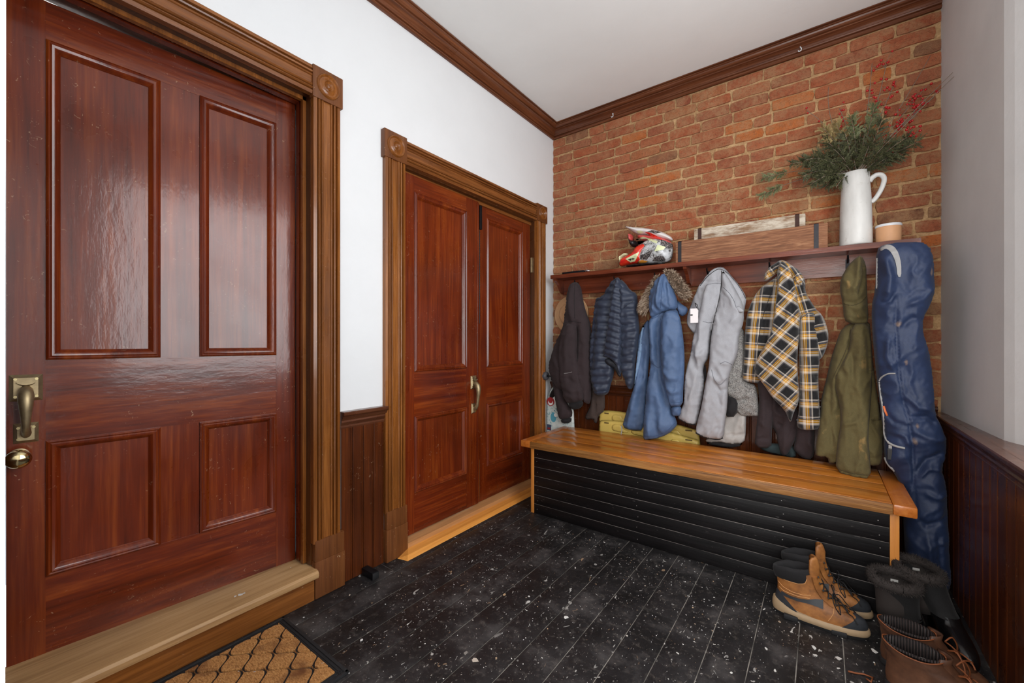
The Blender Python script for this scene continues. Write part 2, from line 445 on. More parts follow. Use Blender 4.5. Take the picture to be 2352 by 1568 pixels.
for _, me, lo, ro, so, base in specs[:300]:
    o = link('brick', me, None, wb); o.location = lo; o.rotation_euler = (0, ro, 0); o.scale = so; o.color = base
m = MB()
for _, me, lo, ro, so, base in specs[300:]:
    X = Matrix.LocRotScale(Vector(lo), Matrix.Rotation(ro, 3, 'Y'), Vector(so))
    m.add([X @ v.co for v in me.vertices], [tuple(p.vertices) for p in me.polygons])
m.build('brick', brick_mat(True), wb, True, auto=50)['kind'] = 'stuff'

# ------------------------------------------------------------------ mouldings
CR = [(0, -.100), (.014, -.100), (.020, -.094), (.020, -.088), (.013, -.086), (.013, -.081), (.022, -.078), (.026, -.072), (.023, -.068), (.029, -.060), (.038, -.053), (.048, -.049), (.056, -.048), (.056, -.042), (.050, -.041), (.050, -.037), (.060, -.034), (.068, -.027), (.072, -.020), (.080, -.018), (.080, -.013), (.074, -.012), (.074, -.009), (.088, -.007), (.088, -.001), (0, -.001)]
o = MB().sweep(CR, -.05, YB, lambda r, a, b: (XL + a, r if r < 1 else YB - a, ZC + b)).build('trim_1', M['crown_y'])
tag(o, 'dark wooden crown moulding above the white wall', 'moulding', None, 'structure')
o = MB().sweep(CR, XL, XR, lambda r, a, b: ((XL + a) if r < 0 else XR + .03, YB - a, ZC + b)).build('trim_2', M['crown_x'])
tag(o, 'dark wooden crown moulding above the brick wall', 'moulding', None, 'structure')
for (u, v, nm, lb) in ((1407, 265, 'cup_hook', 'small white hook in the crown moulding near the left corner'), (1838, 113, 'cup_hook', 'small white hook in the crown moulding above the pitcher')):
    p = onY(u, v, YB - .04)
    pts = [p + Vector((0, .03, .02)), p + Vector((0, .005, .018)), p + Vector((.0, -.004, .012)), p + Vector((.006, -.004, .0)), p + Vector((.004, -.004, -.012)), p + Vector((-.006, -.004, -.014)), p + Vector((-.011, -.004, -.006))]
    tag(MB().tube(pts, .0028, 6).build(nm, M['white_paint'], None, True), lb, 'hook')

CAS = [(0, 0), (0, .026), (.015, .029), (.017, .016), (.021, .016), (.023, .026), (.027, .031), (.032, .028), (.034, .018), (.037, .018), (.039, .026), (.043, .030), (.047, .027), (.049, .022), (.081, .022), (.083, .027), (.087, .030), (.091, .026), (.093, .018), (.096, .018), (.098, .028), (.103, .031), (.107, .026), (.109, .016), (.113, .016), (.115, .029), (.130, .026), (.130, 0)]
def rosette_block(parent, y0, y1, z0, z1, x=XL):
    b = MB().box(x, x + .033, y0, y1, z0, z1, .002).build('corner_block', M['plinth'], parent, True, auto=40)
    R = min(y1 - y0, z1 - z0) * .38
    prof = [(R * 1.03, -.001), (R * 1.01, .005), (R * .93, .010), (R * .84, .006), (R * .79, .001), (R * .62, .001), (R * .52, .007), (R * .43, .010), (R * .36, .004), (R * .27, .001), (R * .19, .008), (R * .10, .011), (0, .011)]
    Mx = Matrix.Rotation(PI / 2, 4, 'Y')
    MB().lathe(prof, (x + .033, (y0 + y1) / 2, (z0 + z1) / 2), 32, Mx).build('rosette', M['casing'], b, True, auto=60)
def leg(parent, y0, z0, z1, name='casing_leg'):
    MB().sweep(CAS, z0, z1, lambda r, a, b: (XL + b, y0 + a, r)).build(name, M['casing'], parent, True, auto=25)
def plinth(parent, y0, y1, zt):
    m = MB(); m.box(XL, XL + .034, y0, y1, 0.001, zt * .64, .002); m.box(XL, XL + .031, y0 + .002, y1 - .002, zt * .64, zt, .002)
    m.build('plinth_block', M['plinth'], parent, True, auto=40)
def head(parent, y0, y1, z0):
    MB().sweep(CAS, y0, y1, lambda r, a, b: (XL + b, r, z0 + a)).build('casing_head', M['casing_y'], parent, True, auto=25)

# casing of the big door
t3 = empty('trim_3', (0, 0, 0)); tag(t3, 'golden oak fluted casing with rosette block around the large near door', 'door casing', None, 'structure')
head(t3, YF, .965, 2.298)
rosette_block(t3, .962, 1.108, 2.288, 2.432)
leg(t3, .968, .25, 2.29); plinth(t3, .972, 1.118, .262)
# jamb, stops
m = MB(); m.box(-2.065, XL, .967, .985, .15, 2.31); m.box(-2.065, XL, .055, .075, .15, 2.31); m.box(-2.065, XL, .06, .98, 2.305, 2.325)
m.build('jamb', M['jamb'], t3)
m = MB(); m.box(-1.935, -1.915, .952, .967, .15, 2.305); m.box(-1.935, -1.915, .075, .967, 2.288, 2.305); m.build('stop_bead', M['casing'], t3)
m = MB(); m.box(-1.985, -1.955, .955, .967, .15, 2.305); m.box(-1.985, -1.955, .075, .967, 2.290, 2.305); m.build('door_stop', M['door'], t3)

# casing of the double door
t4 = empty('trim_4', (0, 0, 0)); tag(t4, 'golden oak fluted casing with two rosette blocks around the double door', 'door casing', None, 'structure')
head(t4, 1.49, 2.812, 2.160)
rosette_block(t4, 1.345, 1.493, 2.155, 2.302); rosette_block(t4, 2.808, 2.962, 2.160, 2.300)
leg(t4, 1.356, .26, 2.16); plinth(t4, 1.358, 1.497, .268)
leg(t4, 2.815, .26, 2.165); plinth(t4, 2.812, 2.955, .265)
m = MB(); m.box(-2.065, XL, 2.812, 2.83, .0, 2.15); m.box(-2.065, XL, 1.475, 1.492, .0, 2.15); m.box(-2.065, XL, 1.48, 2.825, 2.15, 2.17)
m.build('jamb', M['jamb'], t4)
m = MB(); m.box(-1.925, -1.905, 1.492, 2.812, 2.128, 2.150); m.build('stop_bead', M['casing_y'], t4)
m = MB(); m.box(-1.905, -1.885, 2.800, 2.812, 1.74, 1.86); m.tube([(-1.897, 2.802, 1.74), (-1.897, 2.802, 1.86)], .006, 8)
m.build('hinge', M['brass'], t4)

# ------------------------------------------------------------------ panelled doors
MOLD = [(0, 0), (.0, .004), (.006, .009), (.010, .006), (.014, .009), (.019, .007), (.024, .003), (.030, -.006), (.034, -.010)]
def moulding_frame(mb, w0, w1, z0, z1, f):
    """mitred moulding loop just inside a panel opening; f(w, n, z)"""
    rings = []
    for (cw, cz, sw, sz) in ((w0, z0, 1, 1), (w1, z0, -1, 1), (w1, z1, -1, -1), (w0, z1, 1, -1)):
        rings.append([f(cw + sw * a, b, cz + sz * a) for a, b in MOLD])
    n = len(MOLD); vs = [p for r in rings for p in r]; fs = []
    for i in range(4):
        j = (i + 1) % 4
        for k in range(n - 1): fs.append((i * n + k, i * n + k + 1, j * n + k + 1, j * n + k))
    mb.add(vs, fs)
def door_leaf(parent, stiles, rails, mulls, panels, z0, z1, f, th=.04, ztop=None):
    def slab(name, mat, w0, w1, a, b, n0=-th, n1=0.0, bev=0):
        vs = [f(w, n, z) for w in (w0, w1) for n in (n0, n1) for z in (a, b)]
        MB().add(vs, [(0, 1, 3, 2), (4, 6, 7, 5), (0, 4, 5, 1), (2, 3, 7, 6), (0, 2, 6, 4), (1, 5, 7, 3)]).build(name, mat, parent)
    for w0, w1 in stiles: slab('stile', M['door'], w0, w1, z0, z1)
    for w0, w1, a, b in rails: slab('rail', M['door_rail'], w0 - .001, w1 + .001, a, b, -th + .001, -.0012)
    for w0, w1, a, b in mulls: slab('mullion', M['door'], w0, w1, a - .001, b + .001, -th + .002, -.0022)
    for w0, w1, a, b in panels:
        slab('panel', M['door'], w0 - .005, w1 + .005, a - .005, b + .005, -.028, -.012)
        mb = MB(); moulding_frame(mb, w0, w1, a, b, f); mb.build('panel_moulding', M['door'], parent, True, auto=35)

# door 1, ajar into the hallway, hinged at its right
TH = math.radians(4.3); sT, cT = math.sin(TH), math.cos(TH)
HX, HY = -1.998, .957
def f1(w, n, z): return (HX - w * sT + n * cT, HY - w * cT - n * sT, z)
d1 = empty('door_1', (HX, HY, .15)); d1r = d1
tag(d1, 'large varnished mahogany four-panel door standing slightly ajar', 'door', None, 'structure')
def rel(parent):
    """children keep world coordinates although their empty stands at the base"""
    for c in parent.children: c.matrix_parent_inverse = Matrix.Translation(-Vector(parent.location))
WD = .868
door_leaf(d1, [(0, .083), (WD - .083, WD)], [(.083, WD - .083, .142, .395), (.083, WD - .083, .845, 1.112), (.083, WD - .083, 2.173, 2.300)],
          [(.369, .492, .395, .845), (.369, .492, 1.112, 2.173)],
          [(.083, .369, .395, .845), (.492, WD - .083, .395, .845), (.083, .369, 1.112, 2.173), (.492, WD - .083, 1.112, 2.173)], .142, 2.300, f1)
def plate(mb, f, w0, w1, z0, z1, t, ch):
    vs = [f(w, 0, z) for w, z in ((w0, z0), (w1, z0), (w1, z1), (w0, z1))] + [f(w, t, z) for w, z in ((w0 + ch, z0 + ch), (w1 - ch, z0 + ch), (w1 - ch, z1 - ch), (w0 + ch, z1 - ch))]
    mb.add(vs, [(3, 2, 1, 0), (4, 5, 6, 7)] + [(i, (i + 1) % 4, 4 + (i + 1) % 4, 4 + i) for i in range(4)])
def handle_set(parent, f, wc, zt, zb, k=1.0, hw=.036, side=1):
    # grip
    pts = []; rad = []
    zs = [zt - .045 * k, zt - .050 * k, zt - .064 * k, zt - .085 * k, zt - .11 * k, zt - .14 * k, zt - .165 * k, zb + .03 * k, zb + .012 * k, zb + .004 * k]
    ns = [.004, .022, .036, .042, .042, .039, .036, .032, .020, .004]
    rr = [.012, .016, .0185, .0175, .0145, .0115, .010, .0105, .0125, .011]
    for z, n, r in zip(zs, ns, rr): pts.append(f(wc, n * k, z)); rad.append(r * k)
    g = MB().tube(pts, rad, 14).build('door_handle', M['brass'], parent, True, auto=60)
    g['label'] = 'aged brass grip handle'
    m = MB(); plate(m, f, wc - hw * k, wc + hw * k, zt - .085 * k, zt, .010 * k, .010 * k)
    m.build('handle_plate', M['brass'], g)
    m = MB(); plate(m, f, wc - hw * .75 * k, wc + hw * .75 * k, zb - .022 * k, zb + .042 * k, .009 * k, .009 * k)
    m.build('handle_plate', M['brass'], g)
    m = MB()
    for dw, z in ((-.62, zt - .014 * k), (.62, zt - .014 * k), (-.62, zt - .070 * k), (.62, zt - .070 * k), (.45, zb + .028 * k), (-.45, zb + .028 * k), (.45, zb - .008 * k)):
        m.tube([f(wc + dw * hw * k, .008 * k, z), f(wc + dw * hw * k, .0125 * k, z)], .0042 * k, 8)
    m.build('screw', M['brass_polished'], g)
    # thumb latch: half-moon tab
    arc = [(.020 * math.cos(a), .013 * math.sin(a)) for a in np.linspace(PI, 2 * PI, 9)]
    vs = [f(wc + a * k, .010 * k, zt - .024 * k + b * k) for a, b in arc] + [f(wc + a * k, .022 * k, zt - .022 * k + b * k * .8) for a, b in arc]
    n = len(arc); fs = [tuple(range(n)), tuple(range(2 * n - 1, n - 1, -1))] + [(i, (i + 1) % n, n + (i + 1) % n, n + i) for i in range(n)]
    MB().add(vs, fs).build('thumb_latch', M['brass'], g)
handle_set(d1, f1, .827, 1.066, .868, 1.0)
# brass knob below the handle
kc = Vector(f1(.842, .0, .806))
nrm = Vector((cT, -sT, 0)); Mk = nrm.to_track_quat('Z', 'X').to_matrix().to_4x4()
k_ = MB().lathe([(.012, 0), (.012, .03), (.018, .034), (.026, .040), (.0285, .050), (.0285, .062), (.024, .072), (.014, .077), (0, .078)], kc, 28, Mk).build('door_knob', M['brass_polished'], d1, True, auto=60)
MB().lathe([(.024, 0), (.024, .004), (.016, .008), (.0, .008)], kc, 24, Mk).build('knob_rose', M['brass'], k_, True, auto=50)
rel(d1)

# door 2: pair of narrow two-panel leaves
d2 = empty('door_2', (-1.90, 2.16, .05)); tag(d2, 'pair of narrow mahogany two-panel doors with brass handle beside the bench', 'door', None, 'structure')
def f2(w, n, z): return (-1.897 + n, w, z)
def f3(w, n, z): return (-1.915 + n, w, z)
door_leaf(d2, [(1.496, 1.588), (2.032, 2.150)], [(1.588, 2.032, .062, .294), (1.588, 2.032, .740, .999), (1.588, 2.032, 2.045, 2.138)], [],
          [(1.588, 2.032, .294, .740), (1.588, 2.032, .999, 2.045)], .062, 2.138, f2)
door_leaf(d2, [(2.158, 2.258), (2.698, 2.806)], [(2.258, 2.698, .056, .285), (2.258, 2.698, .735, .995), (2.258, 2.698, 2.055, 2.145)], [],
          [(2.258, 2.698, .285, .735), (2.258, 2.698, .995, 2.055)], .056, 2.145, f3)
MB().box(-1.897, -1.889, 2.135, 2.150, .07, 2.13, .002).build('astragal', M['door'], d2, True)
def f2h(w, n, z): return (-1.895 + n, w, z)
handle_set(d2, f2h, 2.098, .944, .712, 1.05, .026)
m = MB(); m.box(-1.912, -1.894, 2.166, 2.190, 1.955, 2.12, .003); m.build('surface_bolt', M['black_iron'], d2)['label'] = 'black iron surface bolt'
m = MB(); m.tube([(-1.910, 2.176, 1.30), (-1.910, 2.176, 1.96)], .0035, 6)
for i in range(40): m.tube([(-1.910, 2.176, 1.31 + i * .016), (-1.910, 2.176, 1.318 + i * .016)], .0062, 6)
m.build('bolt_chain', M['black_iron'], d2)
m = MB(); m.box(-1.914, -1.892, 2.153, 2.160, .09, .36, .002); m.build('edge_plate', M['plinth'], d2)
rel(d2)

# ------------------------------------------------------------------ sill and threshold
t8 = empty('trim_5', (XL, .5, 0)); tag(t8, 'worn pine step with rounded nosing and brown riser under the large door', 'door sill', None, 'structure')
NOSE = [(-2.07, .142), (-1.835, .142), (-1.822, .139), (-1.815, .130), (-1.814, .120), (-1.818, .108), (-1.826, .104), (-2.07, .104)]
MB().sweep(NOSE, YF, .975, lambda r, a, b: (a, r, b)).build('tread', M['sill'], t8, True, auto=30)
MB().box(-1.87, -1.843, YF, .968, .001, .104).build('riser', M['riser'], t8)
rel(t8)
t9 = empty('trim_6', (-1.8, 2.1, 0)); tag(t9, 'orange pine threshold ramp with bare strip under the double door', 'threshold', None, 'structure')
m = MB()
ta = [(-1.842, 1.50, .026), (-1.790, 1.455, .022), (-1.772, 1.440, .001), (-1.838, 1.424, .001)]
tb = [(-1.842, 2.80, .026), (-1.790, 2.80, .022), (-1.772, 2.80, .001), (-1.842, 2.80, .001)]
m.loft([ta, tb]).build('ramp_board', M['thresh'], t9)
box('bare_strip', M['thresh2'], t9, -1.93, -1.842, 1.498, 2.806, .001, .052)
rel(t9)

# ------------------------------------------------------------------ wainscot
RAIL = [(0, -.085), (.012, -.085), (.016, -.076), (.012, -.068), (.016, -.064), (.022, -.052), (.020, -.044), (.028, -.036), (.036, -.022), (.040, -.020), (.044, -.014), (.044, -.004), (.040, 0), (0, 0)]
def boards(parent, a0, a1, w, z0, z1, f, mat, g=.0035):
    n = max(1, round((a1 - a0) / w)); w = (a1 - a0) / n
    for i in range(n):
        p = a0 + i * w
        prof = [(p + .0008, 0), (p + .0008, .0125 - g * .7), (p + .003, .0125), (p + w - .012, .0125), (p + w - .010, .0125 - g), (p + w - .008, .0125), (p + w - .004, .0125), (p + w - .0004, .0125 - g), (p + w - .0004, 0)]
        MB().sweep(prof, z0, z1, f).build('wainscot_board', mat, parent)
t5 = empty('trim_7', (XL, 1.23, 0)); tag(t5, 'dark beadboard wainscot with moulded rail between the two doors', 'wainscot', None, 'structure')
boards(t5, 1.112, 1.356, .063, .001, .76, lambda r, a, b: (XL + b, a, r), M['wains'])
MB().sweep(RAIL, 1.108, 1.362, lambda r, a, b: (XL + a, r, .834 + b)).build('chair_rail', M['rail_y'], t5, True, auto=30)
rel(t5)
t6 = empty('trim_8', (-.7, YB, 0)); tag(t6, 'dark beadboard wainscot and rail on the brick wall behind the bench', 'wainscot', None, 'structure')
boards(t6, XL, XR - .02, .066, .001, .76, lambda r, a, b: (a, YB - .012 - b, r), M['wains'])
MB().sweep(RAIL, XL, XR - .02, lambda r, a, b: (r, YB - .012 - a, .834 + b)).build('chair_rail', M['rail_x'], t6, True, auto=30)
rel(t6)
t7 = empty('trim_9', (.48, 1.6, 0)); tag(t7, 'dark beadboard wainscot with wide wooden cap along the right wall', 'wainscot', None, 'structure')
XW = .497
boards(t7, YF + .01, YB - .04, .084, .001, .74, lambda r, a, b: (XW - b, a, r), M['wains'], .0014)
MB().sweep(RAIL, YF + .01, YB - .03, lambda r, a, b: (XW - a * .85, r, zc + b)).build('chair_rail', M['rail_y'], t7, True, auto=30)
MB().box(XW - .001, .78, YF + .01, YB - .03, zc - .03, zc, .0).build('window_board', M['rail_y'], t7)
MB().box(XW - .001, .58, YF + .01, YB - .03, .0, zc - .03).build('backing', M['dark_void'], t7)
rel(t7)
# ------------------------------------------------------------------ cloth and shell builder
def chaikin(pts, it=2):
    for _ in range(it):
        q = []
        for i in range(len(pts)):
            a = pts[i]; b = pts[(i + 1) % len(pts)]
            q += [(.75 * a[0] + .25 * b[0], .75 * a[1] + .25 * b[1]), (.25 * a[0] + .75 * b[0], .25 * a[1] + .75 * b[1])]
        pts = q
    return pts
def resample(pts, step):
    out = []
    for i in range(len(pts)):
        a = np.array(pts[i]); b = np.array(pts[(i + 1) % len(pts)])
        n = max(1, int(np.hypot(*(b - a)) / step))
        for k in range(n): out.append(tuple(a + (b - a) * k / n))
    return out
def seg_dist(P, poly, closed=True):
    A = np.array(poly); B = np.roll(A, -1, axis=0)
    if not closed: A, B = A[:-1], B[:-1]
    d = B - A; L2 = (d ** 2).sum(1) + 1e-9
    t = ((P[:, None, :] - A[None]) * d[None]).sum(2) / L2[None]
    t = np.clip(t, 0, 1)
    q = A[None] + d[None] * t[..., None]
    D = np.hypot(*(P[:, None, :] - q).transpose(2, 0, 1))
    k = D.argmin(1); i = np.arange(len(P))
    return D[i, k], (k + t[i, k]) / len(d)
def vnoise(U, V, seed):
    return np.array([noise.noise(Vector((a, b, seed))) for a, b in zip(U, V)])

def inflate(name, outline, tf, Yc, w, T, mat, parent, Tb=.03, ridges=(), step=4.0, folds=.012, fold_scale=(22, 90), crumple=.004, rnd=2, quilt=None, uvrot=0.0, uvs=1.0, seed=None, yfun=None, power=.5, cloth=None):
    if cloth is None: cloth = folds > 0
    if cloth and rnd == 2: rnd = 1
    """a stuffed sheet: traced silhouette on the plane y = Yc, front bellied out by T, with traced folds"""
    pts = [tf(*p) for p in outline]
    pts = resample(chaikin(pts, rnd) if rnd else pts, step)
    A = np.array(pts); lo, hi = A.min(0), A.max(0)
    G = []
    j = 0; v = lo[1] + step * .5
    while v < hi[1]:
        u = lo[0] + (step * .5 if j % 2 else 0)
        while u < hi[0]: G.append((u, v)); u += step
        v += step * .87; j += 1
    G = np.array(G)
    # inside test
    x, y = G[:, 0], G[:, 1]; ins = np.zeros(len(G), bool)
    for i in range(len(A)):
        x0, y0 = A[i]; x1, y1 = A[(i + 1) % len(A)]
        c = ((y0 > y) != (y1 > y)) & (x < (x1 - x0) * (y - y0) / (y1 - y0 + 1e-12) + x0)
        ins ^= c
    G = G[ins]
    d, _ = seg_dist(G, A); G = G[d > step * .55]
    nb = len(A)
    allp = np.vstack([A, G])
    res = geometry.delaunay_2d_cdt([Vector(p) for p in allp.tolist()], [], [list(range(nb))], 1, 1e-4)
    V2 = np.array([p[:] for p in res[0]]); F = [tuple(f) for f in res[2]]
    d, _ = seg_dist(V2, A)
    edge = d < 1e-3
    k = np.clip(d / w, 0, 1); prof = (1 - (1 - k) ** 2) ** power
    if cloth:
        k1 = np.clip(d / 3.5, 0, 1); k2 = np.clip(d / (w * 1.9), 0, 1)
        prof = .34 * (1 - (1 - k1) ** 2) ** .5 + .66 * (1 - (1 - k2) ** 2) ** .8
    sd = seed if seed is not None else (sum(map(ord, name)) + int(lo[0] * 7 + lo[1])) % 997 * 1.37
    off = prof * T
    damp = np.clip(d / (4.0 if cloth else w * .5), 0, 1)
    if cloth: folds *= 1.25
    if folds:
        wx = 8 * vnoise(V2[:, 0] / 40, V2[:, 1] / 40, sd + 3)
        off += damp * folds * (vnoise((V2[:, 0] + wx) / fold_scale[0], V2[:, 1] / fold_scale[1], sd) + .9 - 1.8 * np.abs(vnoise((V2[:, 0] + 2 * wx) / (fold_scale[0] * 1.3), V2[:, 1] / (fold_scale[1] * .8), sd + 17)) ** .7)
    if crumple: off += damp * crumple * (vnoise(V2[:, 0] / 9, V2[:, 1] / 11, sd + 5) + .5 * vnoise(V2[:, 0] / 4.5, V2[:, 1] / 5, sd + 9) - 1.6 * np.abs(vnoise(V2[:, 0] / 15, V2[:, 1] / 13, sd + 29)) ** .6)
    for pl, rw, rh in ridges:
        P = [tf(*p) for p in pl]; rwx = rw
        dd, tt = seg_dist(V2, P, False)
        taper = np.clip(np.minimum(tt, 1 - tt) * 5 + .25, 0, 1)
        off += damp * rh * np.exp(-(dd / rwx) ** 2) * taper
    if quilt: off += damp * quilt(V2)
    off[edge] = 0
    base = np.array([onY(a, b, Yc + (yfun(a, b) if yfun else 0.0))[:] for a, b in V2])
    yo = 0.0
    fr = base.copy(); fr[:, 1] += yo - off
    bk = base.copy(); bk[:, 1] += yo + prof * Tb
    n = len(V2); idx = np.arange(n); bidx = np.where(edge, idx, idx + n)
    vs = np.vstack([fr, bk])
    fs = [f for f in F] + [tuple(int(bidx[q]) for q in reversed(f)) for f in F]
    me = bpy.data.meshes.new(name); me.from_pydata(vs.tolist(), [], fs)
    uv = me.uv_layers.new(name='UVMap')
    ca, sa = math.cos(uvrot), math.sin(uvrot)
    P = np.vstack([base, base]); UX = (P[:, 0] * ca + P[:, 2] * sa) * uvs; UZ = (-P[:, 0] * sa + P[:, 2] * ca) * uvs
    li = np.zeros(len(me.loops), np.int32); me.loops.foreach_get('vertex_index', li)
    uv.data.foreach_set('uv', np.stack([UX[li], UZ[li]], 1).ravel())
    me.polygons.foreach_set('use_smooth', [True] * len(me.polygons))
    bm = bmesh.new(); bm.from_mesh(me); bmesh.ops.delete(bm, geom=[q for q in bm.verts if not q.link_faces], context='VERTS')
    bmesh.ops.recalc_face_normals(bm, faces=bm.faces); bm.to_mesh(me); bm.free()
    me.materials.append(mat)
    return link(name, me, None, parent)
def smooth_path(pts, n=6):
    pts = [Vector(p) for p in pts]; out = []
    for i in range(len(pts) - 1):
        p0, p1, p2, p3 = pts[max(i - 1, 0)], pts[i], pts[i + 1], pts[min(i + 2, len(pts) - 1)]
        for k in range(n):
            t_ = k / n; out.append(.5 * ((2 * p1) + (p2 - p0) * t_ + (2 * p0 - 5 * p1 + 4 * p2 - p3) * t_ * t_ + (3 * p1 - p0 - 3 * p2 + p3) * t_ ** 3))
    return out + [pts[-1]]
from mathutils.bvhtree import BVHTree
CAMP = Vector((0, 0, CAMH))
def surface_of(objs):
    vs, fs = [], []
    for o in objs:
        b = len(vs); vs += [v.co.copy() for v in o.data.vertices]; fs += [tuple(i + b for i in p.vertices) for p in o.data.polygons]
    return BVHTree.FromPolygons(vs, fs)
def drop_on(bvh, u, v, off=.0015, fallback=3.0):
    d = Vector(ray(u, v)).normalized(); h = bvh.ray_cast(CAMP, d)
    if h[0] is None: return onY(u, v, fallback)
    return h[0] - d * off
def conform(name, outline, tf, bvh, mat, parent, off=.0016, step=2.0, rnd=1, yf=3.0):
    """flat print or tape lying on a curved surface"""
    pts = [tf(*p) for p in outline]; pts = resample(chaikin(pts, rnd) if rnd else pts, step)
    A = np.array(pts); lo, hi = A.min(0), A.max(0); G = [(u, v) for u in np.arange(lo[0], hi[0], step) for v in np.arange(lo[1], hi[1], step)]
    G = np.array(G); x, y = G[:, 0], G[:, 1]; ins = np.zeros(len(G), bool)
    for i in range(len(A)):
        x0, y0 = A[i]; x1, y1 = A[(i + 1) % len(A)]
        ins ^= ((y0 > y) != (y1 > y)) & (x < (x1 - x0) * (y - y0) / (y1 - y0 + 1e-12) + x0)
    G = G[ins]
    if len(G): d, _ = seg_dist(G, A); G = G[d > step * .5]
    allp = np.vstack([A, G]) if len(G) else A
    res = geometry.delaunay_2d_cdt([Vector(p) for p in allp.tolist()], [], [list(range(len(A)))], 1, 1e-4)
    P = [drop_on(bvh, p[0], p[1], off, yf) for p in res[0]]; Q = [drop_on(bvh, p[0], p[1], -.002, yf) for p in res[0]]
    n = len(P); fs = [tuple(f) for f in res[2]]
    from collections import Counter
    ed = Counter(); 
    for f in fs:
        for a, b in zip(f, f[1:] + f[:1]): ed[(a, b)] += 1
    rim = [(a, b) for (a, b) in ed if (b, a) not in ed]
    return MB().add(P + Q, fs + [tuple(i + n for i in reversed(f)) for f in fs] + [(b, a, a + n, b + n) for a, b in rim]).build(name, mat, parent, True, auto=50)
T5 = lambda x, y: (1240 + x / 3.266, 560 + y / 3.266)
T6 = lambda x, y: (1540 + x / 3.014, 560 + y / 3.014)
T7 = lambda x, y: (1860 + x / 2.45, 540 + y / 2.45)
T0 = lambda x, y: (x, y)
TH5 = lambda x, y: (1400 + x / 12.06, 500 + y / 12.06)

# ------------------------------------------------------------------ bench
M['bench_top'] = wood('honey_stained_bench_top', lin(150, 78, 20), lin(198, 118, 40), lin(220, 146, 64), 'X', .36, 1.1, .4, .35, .12, .3)
M['bench_edge'] = wood('rough_sawn_front_edge', lin(84, 50, 20), lin(150, 98, 46), lin(188, 136, 76), 'X', .5, 2.2, 0, .1, .5, .3)
M['bench_end'] = wood('orange_breadboard_end', lin(166, 88, 30), lin(190, 108, 42), lin(206, 126, 56), 'Y', .28, 1.0, .4, .2, .06, .2)
M['bench_side'] = wood('orange_pine_side', lin(190, 116, 48), lin(208, 134, 62), lin(220, 150, 78), 'Z', .4, .8, .2, .05, .05, .15)
t = NT('black_painted_bench_board'); v = t.coord('Object')
n1 = t.noise(t.coord('Object', (2, 30, 30)), 1.5, 5, .6); n2 = t.noise(t.coord('Object', (1, 6, 6)), 26, 3, .6)
c = t.ramp(n1, [(.3, lin(8, 7, 8)), (.7, lin(20, 17, 18))])
c = t.mix(t.ramp(n2, BW(.70, .76)), c, lin(104, 98, 96))
t.P(Base_Color=c, Roughness=.42, Specular_IOR_Level=.3); t.bump(n1, .3, .004); M['bench_black'] = t.mat
M['bench_gap'] = plain('worn_groove', lin(150, 142, 136), .8, 0, .95, 7)

BY0, BY1, BZ = 2.352, 2.945, .492
bn = empty('storage_bench', (-.68, 2.65, 0)); tag(bn, 'long wooden storage bench with honey top and black boarded front', 'bench')
ys = [BY0 + .002, BY0 + .16, BY0 + .30, BY0 + .44, BY1]
for a, b in zip(ys[:-1], ys[1:]):
    MB().box(-1.598, .238, a + .0008, b - .0008, BZ - .042, BZ + random.uniform(-.0006, .0006), .002).build('top_board', M['bench_top'], bn, True, auto=40)
MB().box(-1.600, .240, BY0 - .006, BY0 + .0015, BZ - .046, BZ - .002, .002).build('front_edging', M['bench_edge'], bn, True, auto=40)
for a, b in ((-1.678, -1.600), (.240, .316)):
    MB().box(a, b, BY0 - .006, BY1, BZ - .046, BZ, .008).build('breadboard_end', M['bench_end'], bn, True, auto=40)
for a, b in ((-1.604, -1.580), (.232, .262)):
    MB().box(a, b, BY0 + .012, BY1 - .02, .001, BZ - .046, .002).build('side_panel', M['bench_side'], bn, True, auto=40)
hb = (BZ - .048) / 7
for i in range(7):
    MB().box(-1.580, .232, BY0 + .016, BY0 + .034, .001 + i * hb + .0009, .001 + (i + 1) * hb - .0009, .0012).build('front_board', M['bench_black'], bn, True, auto=40)
MB().box(-1.578, .230, BY0 + .0168, BY0 + .04, .004, BZ - .05).build('board_backing', M['bench_gap'], bn)
m = MB()
for i in range(7):
    for x in (-1.553, -.86, -.15, .20):
        p = Vector((x + random.uniform(-.006, .006), BY0 + .0165, .001 + (i + .5) * hb + random.uniform(-.008, .008)))
        m.tube([p, p + Vector((0, -.0015, 0))], .0022, 6)
m.build('nail_head', plain('nail_steel', lin(170, 165, 160), .4, .6), bn)['kind'] = 'stuff'
MB().box(-1.58, .232, BY1 - .035, BY1 - .02, .001, BZ - .046).build('back_panel', M['bench_black'], bn)
rel(bn)

# ------------------------------------------------------------------ coat shelf
M['shelf'] = wood('red_brown_shelf', lin(74, 30, 16), lin(112, 50, 28), lin(136, 68, 40), 'X', .34, 1.0, .3, .15, .08, .3)
SYF = 2.925
def zs(x): return 1.722 - .0095 * (x + 1.78)
sh = empty('coat_shelf', (-.7, YB - .01, 1.60)); tag(sh, 'long red-brown wooden shelf with backboard above the hanging coats', 'shelf')
def tilt_box(name, x0, x1, y0, y1, dz0, dz1, mat=None):
    vs = [(x, y, zs(x) + dz) for x in (x0, x1) for y in (y0, y1) for dz in (dz0, dz1)]
    return MB().add(vs, [(0, 1, 3, 2), (4, 6, 7, 5), (0, 4, 5, 1), (2, 3, 7, 6), (0, 2, 6, 4), (1, 5, 7, 3)]).build(name, mat or M['shelf'], sh)
tilt_box('shelf_board', -1.79, .405, SYF, YB - .012, -.030, 0)
tilt_box('backboard', -1.76, .40, YB - .034, YB - .012, -.150, -.030)
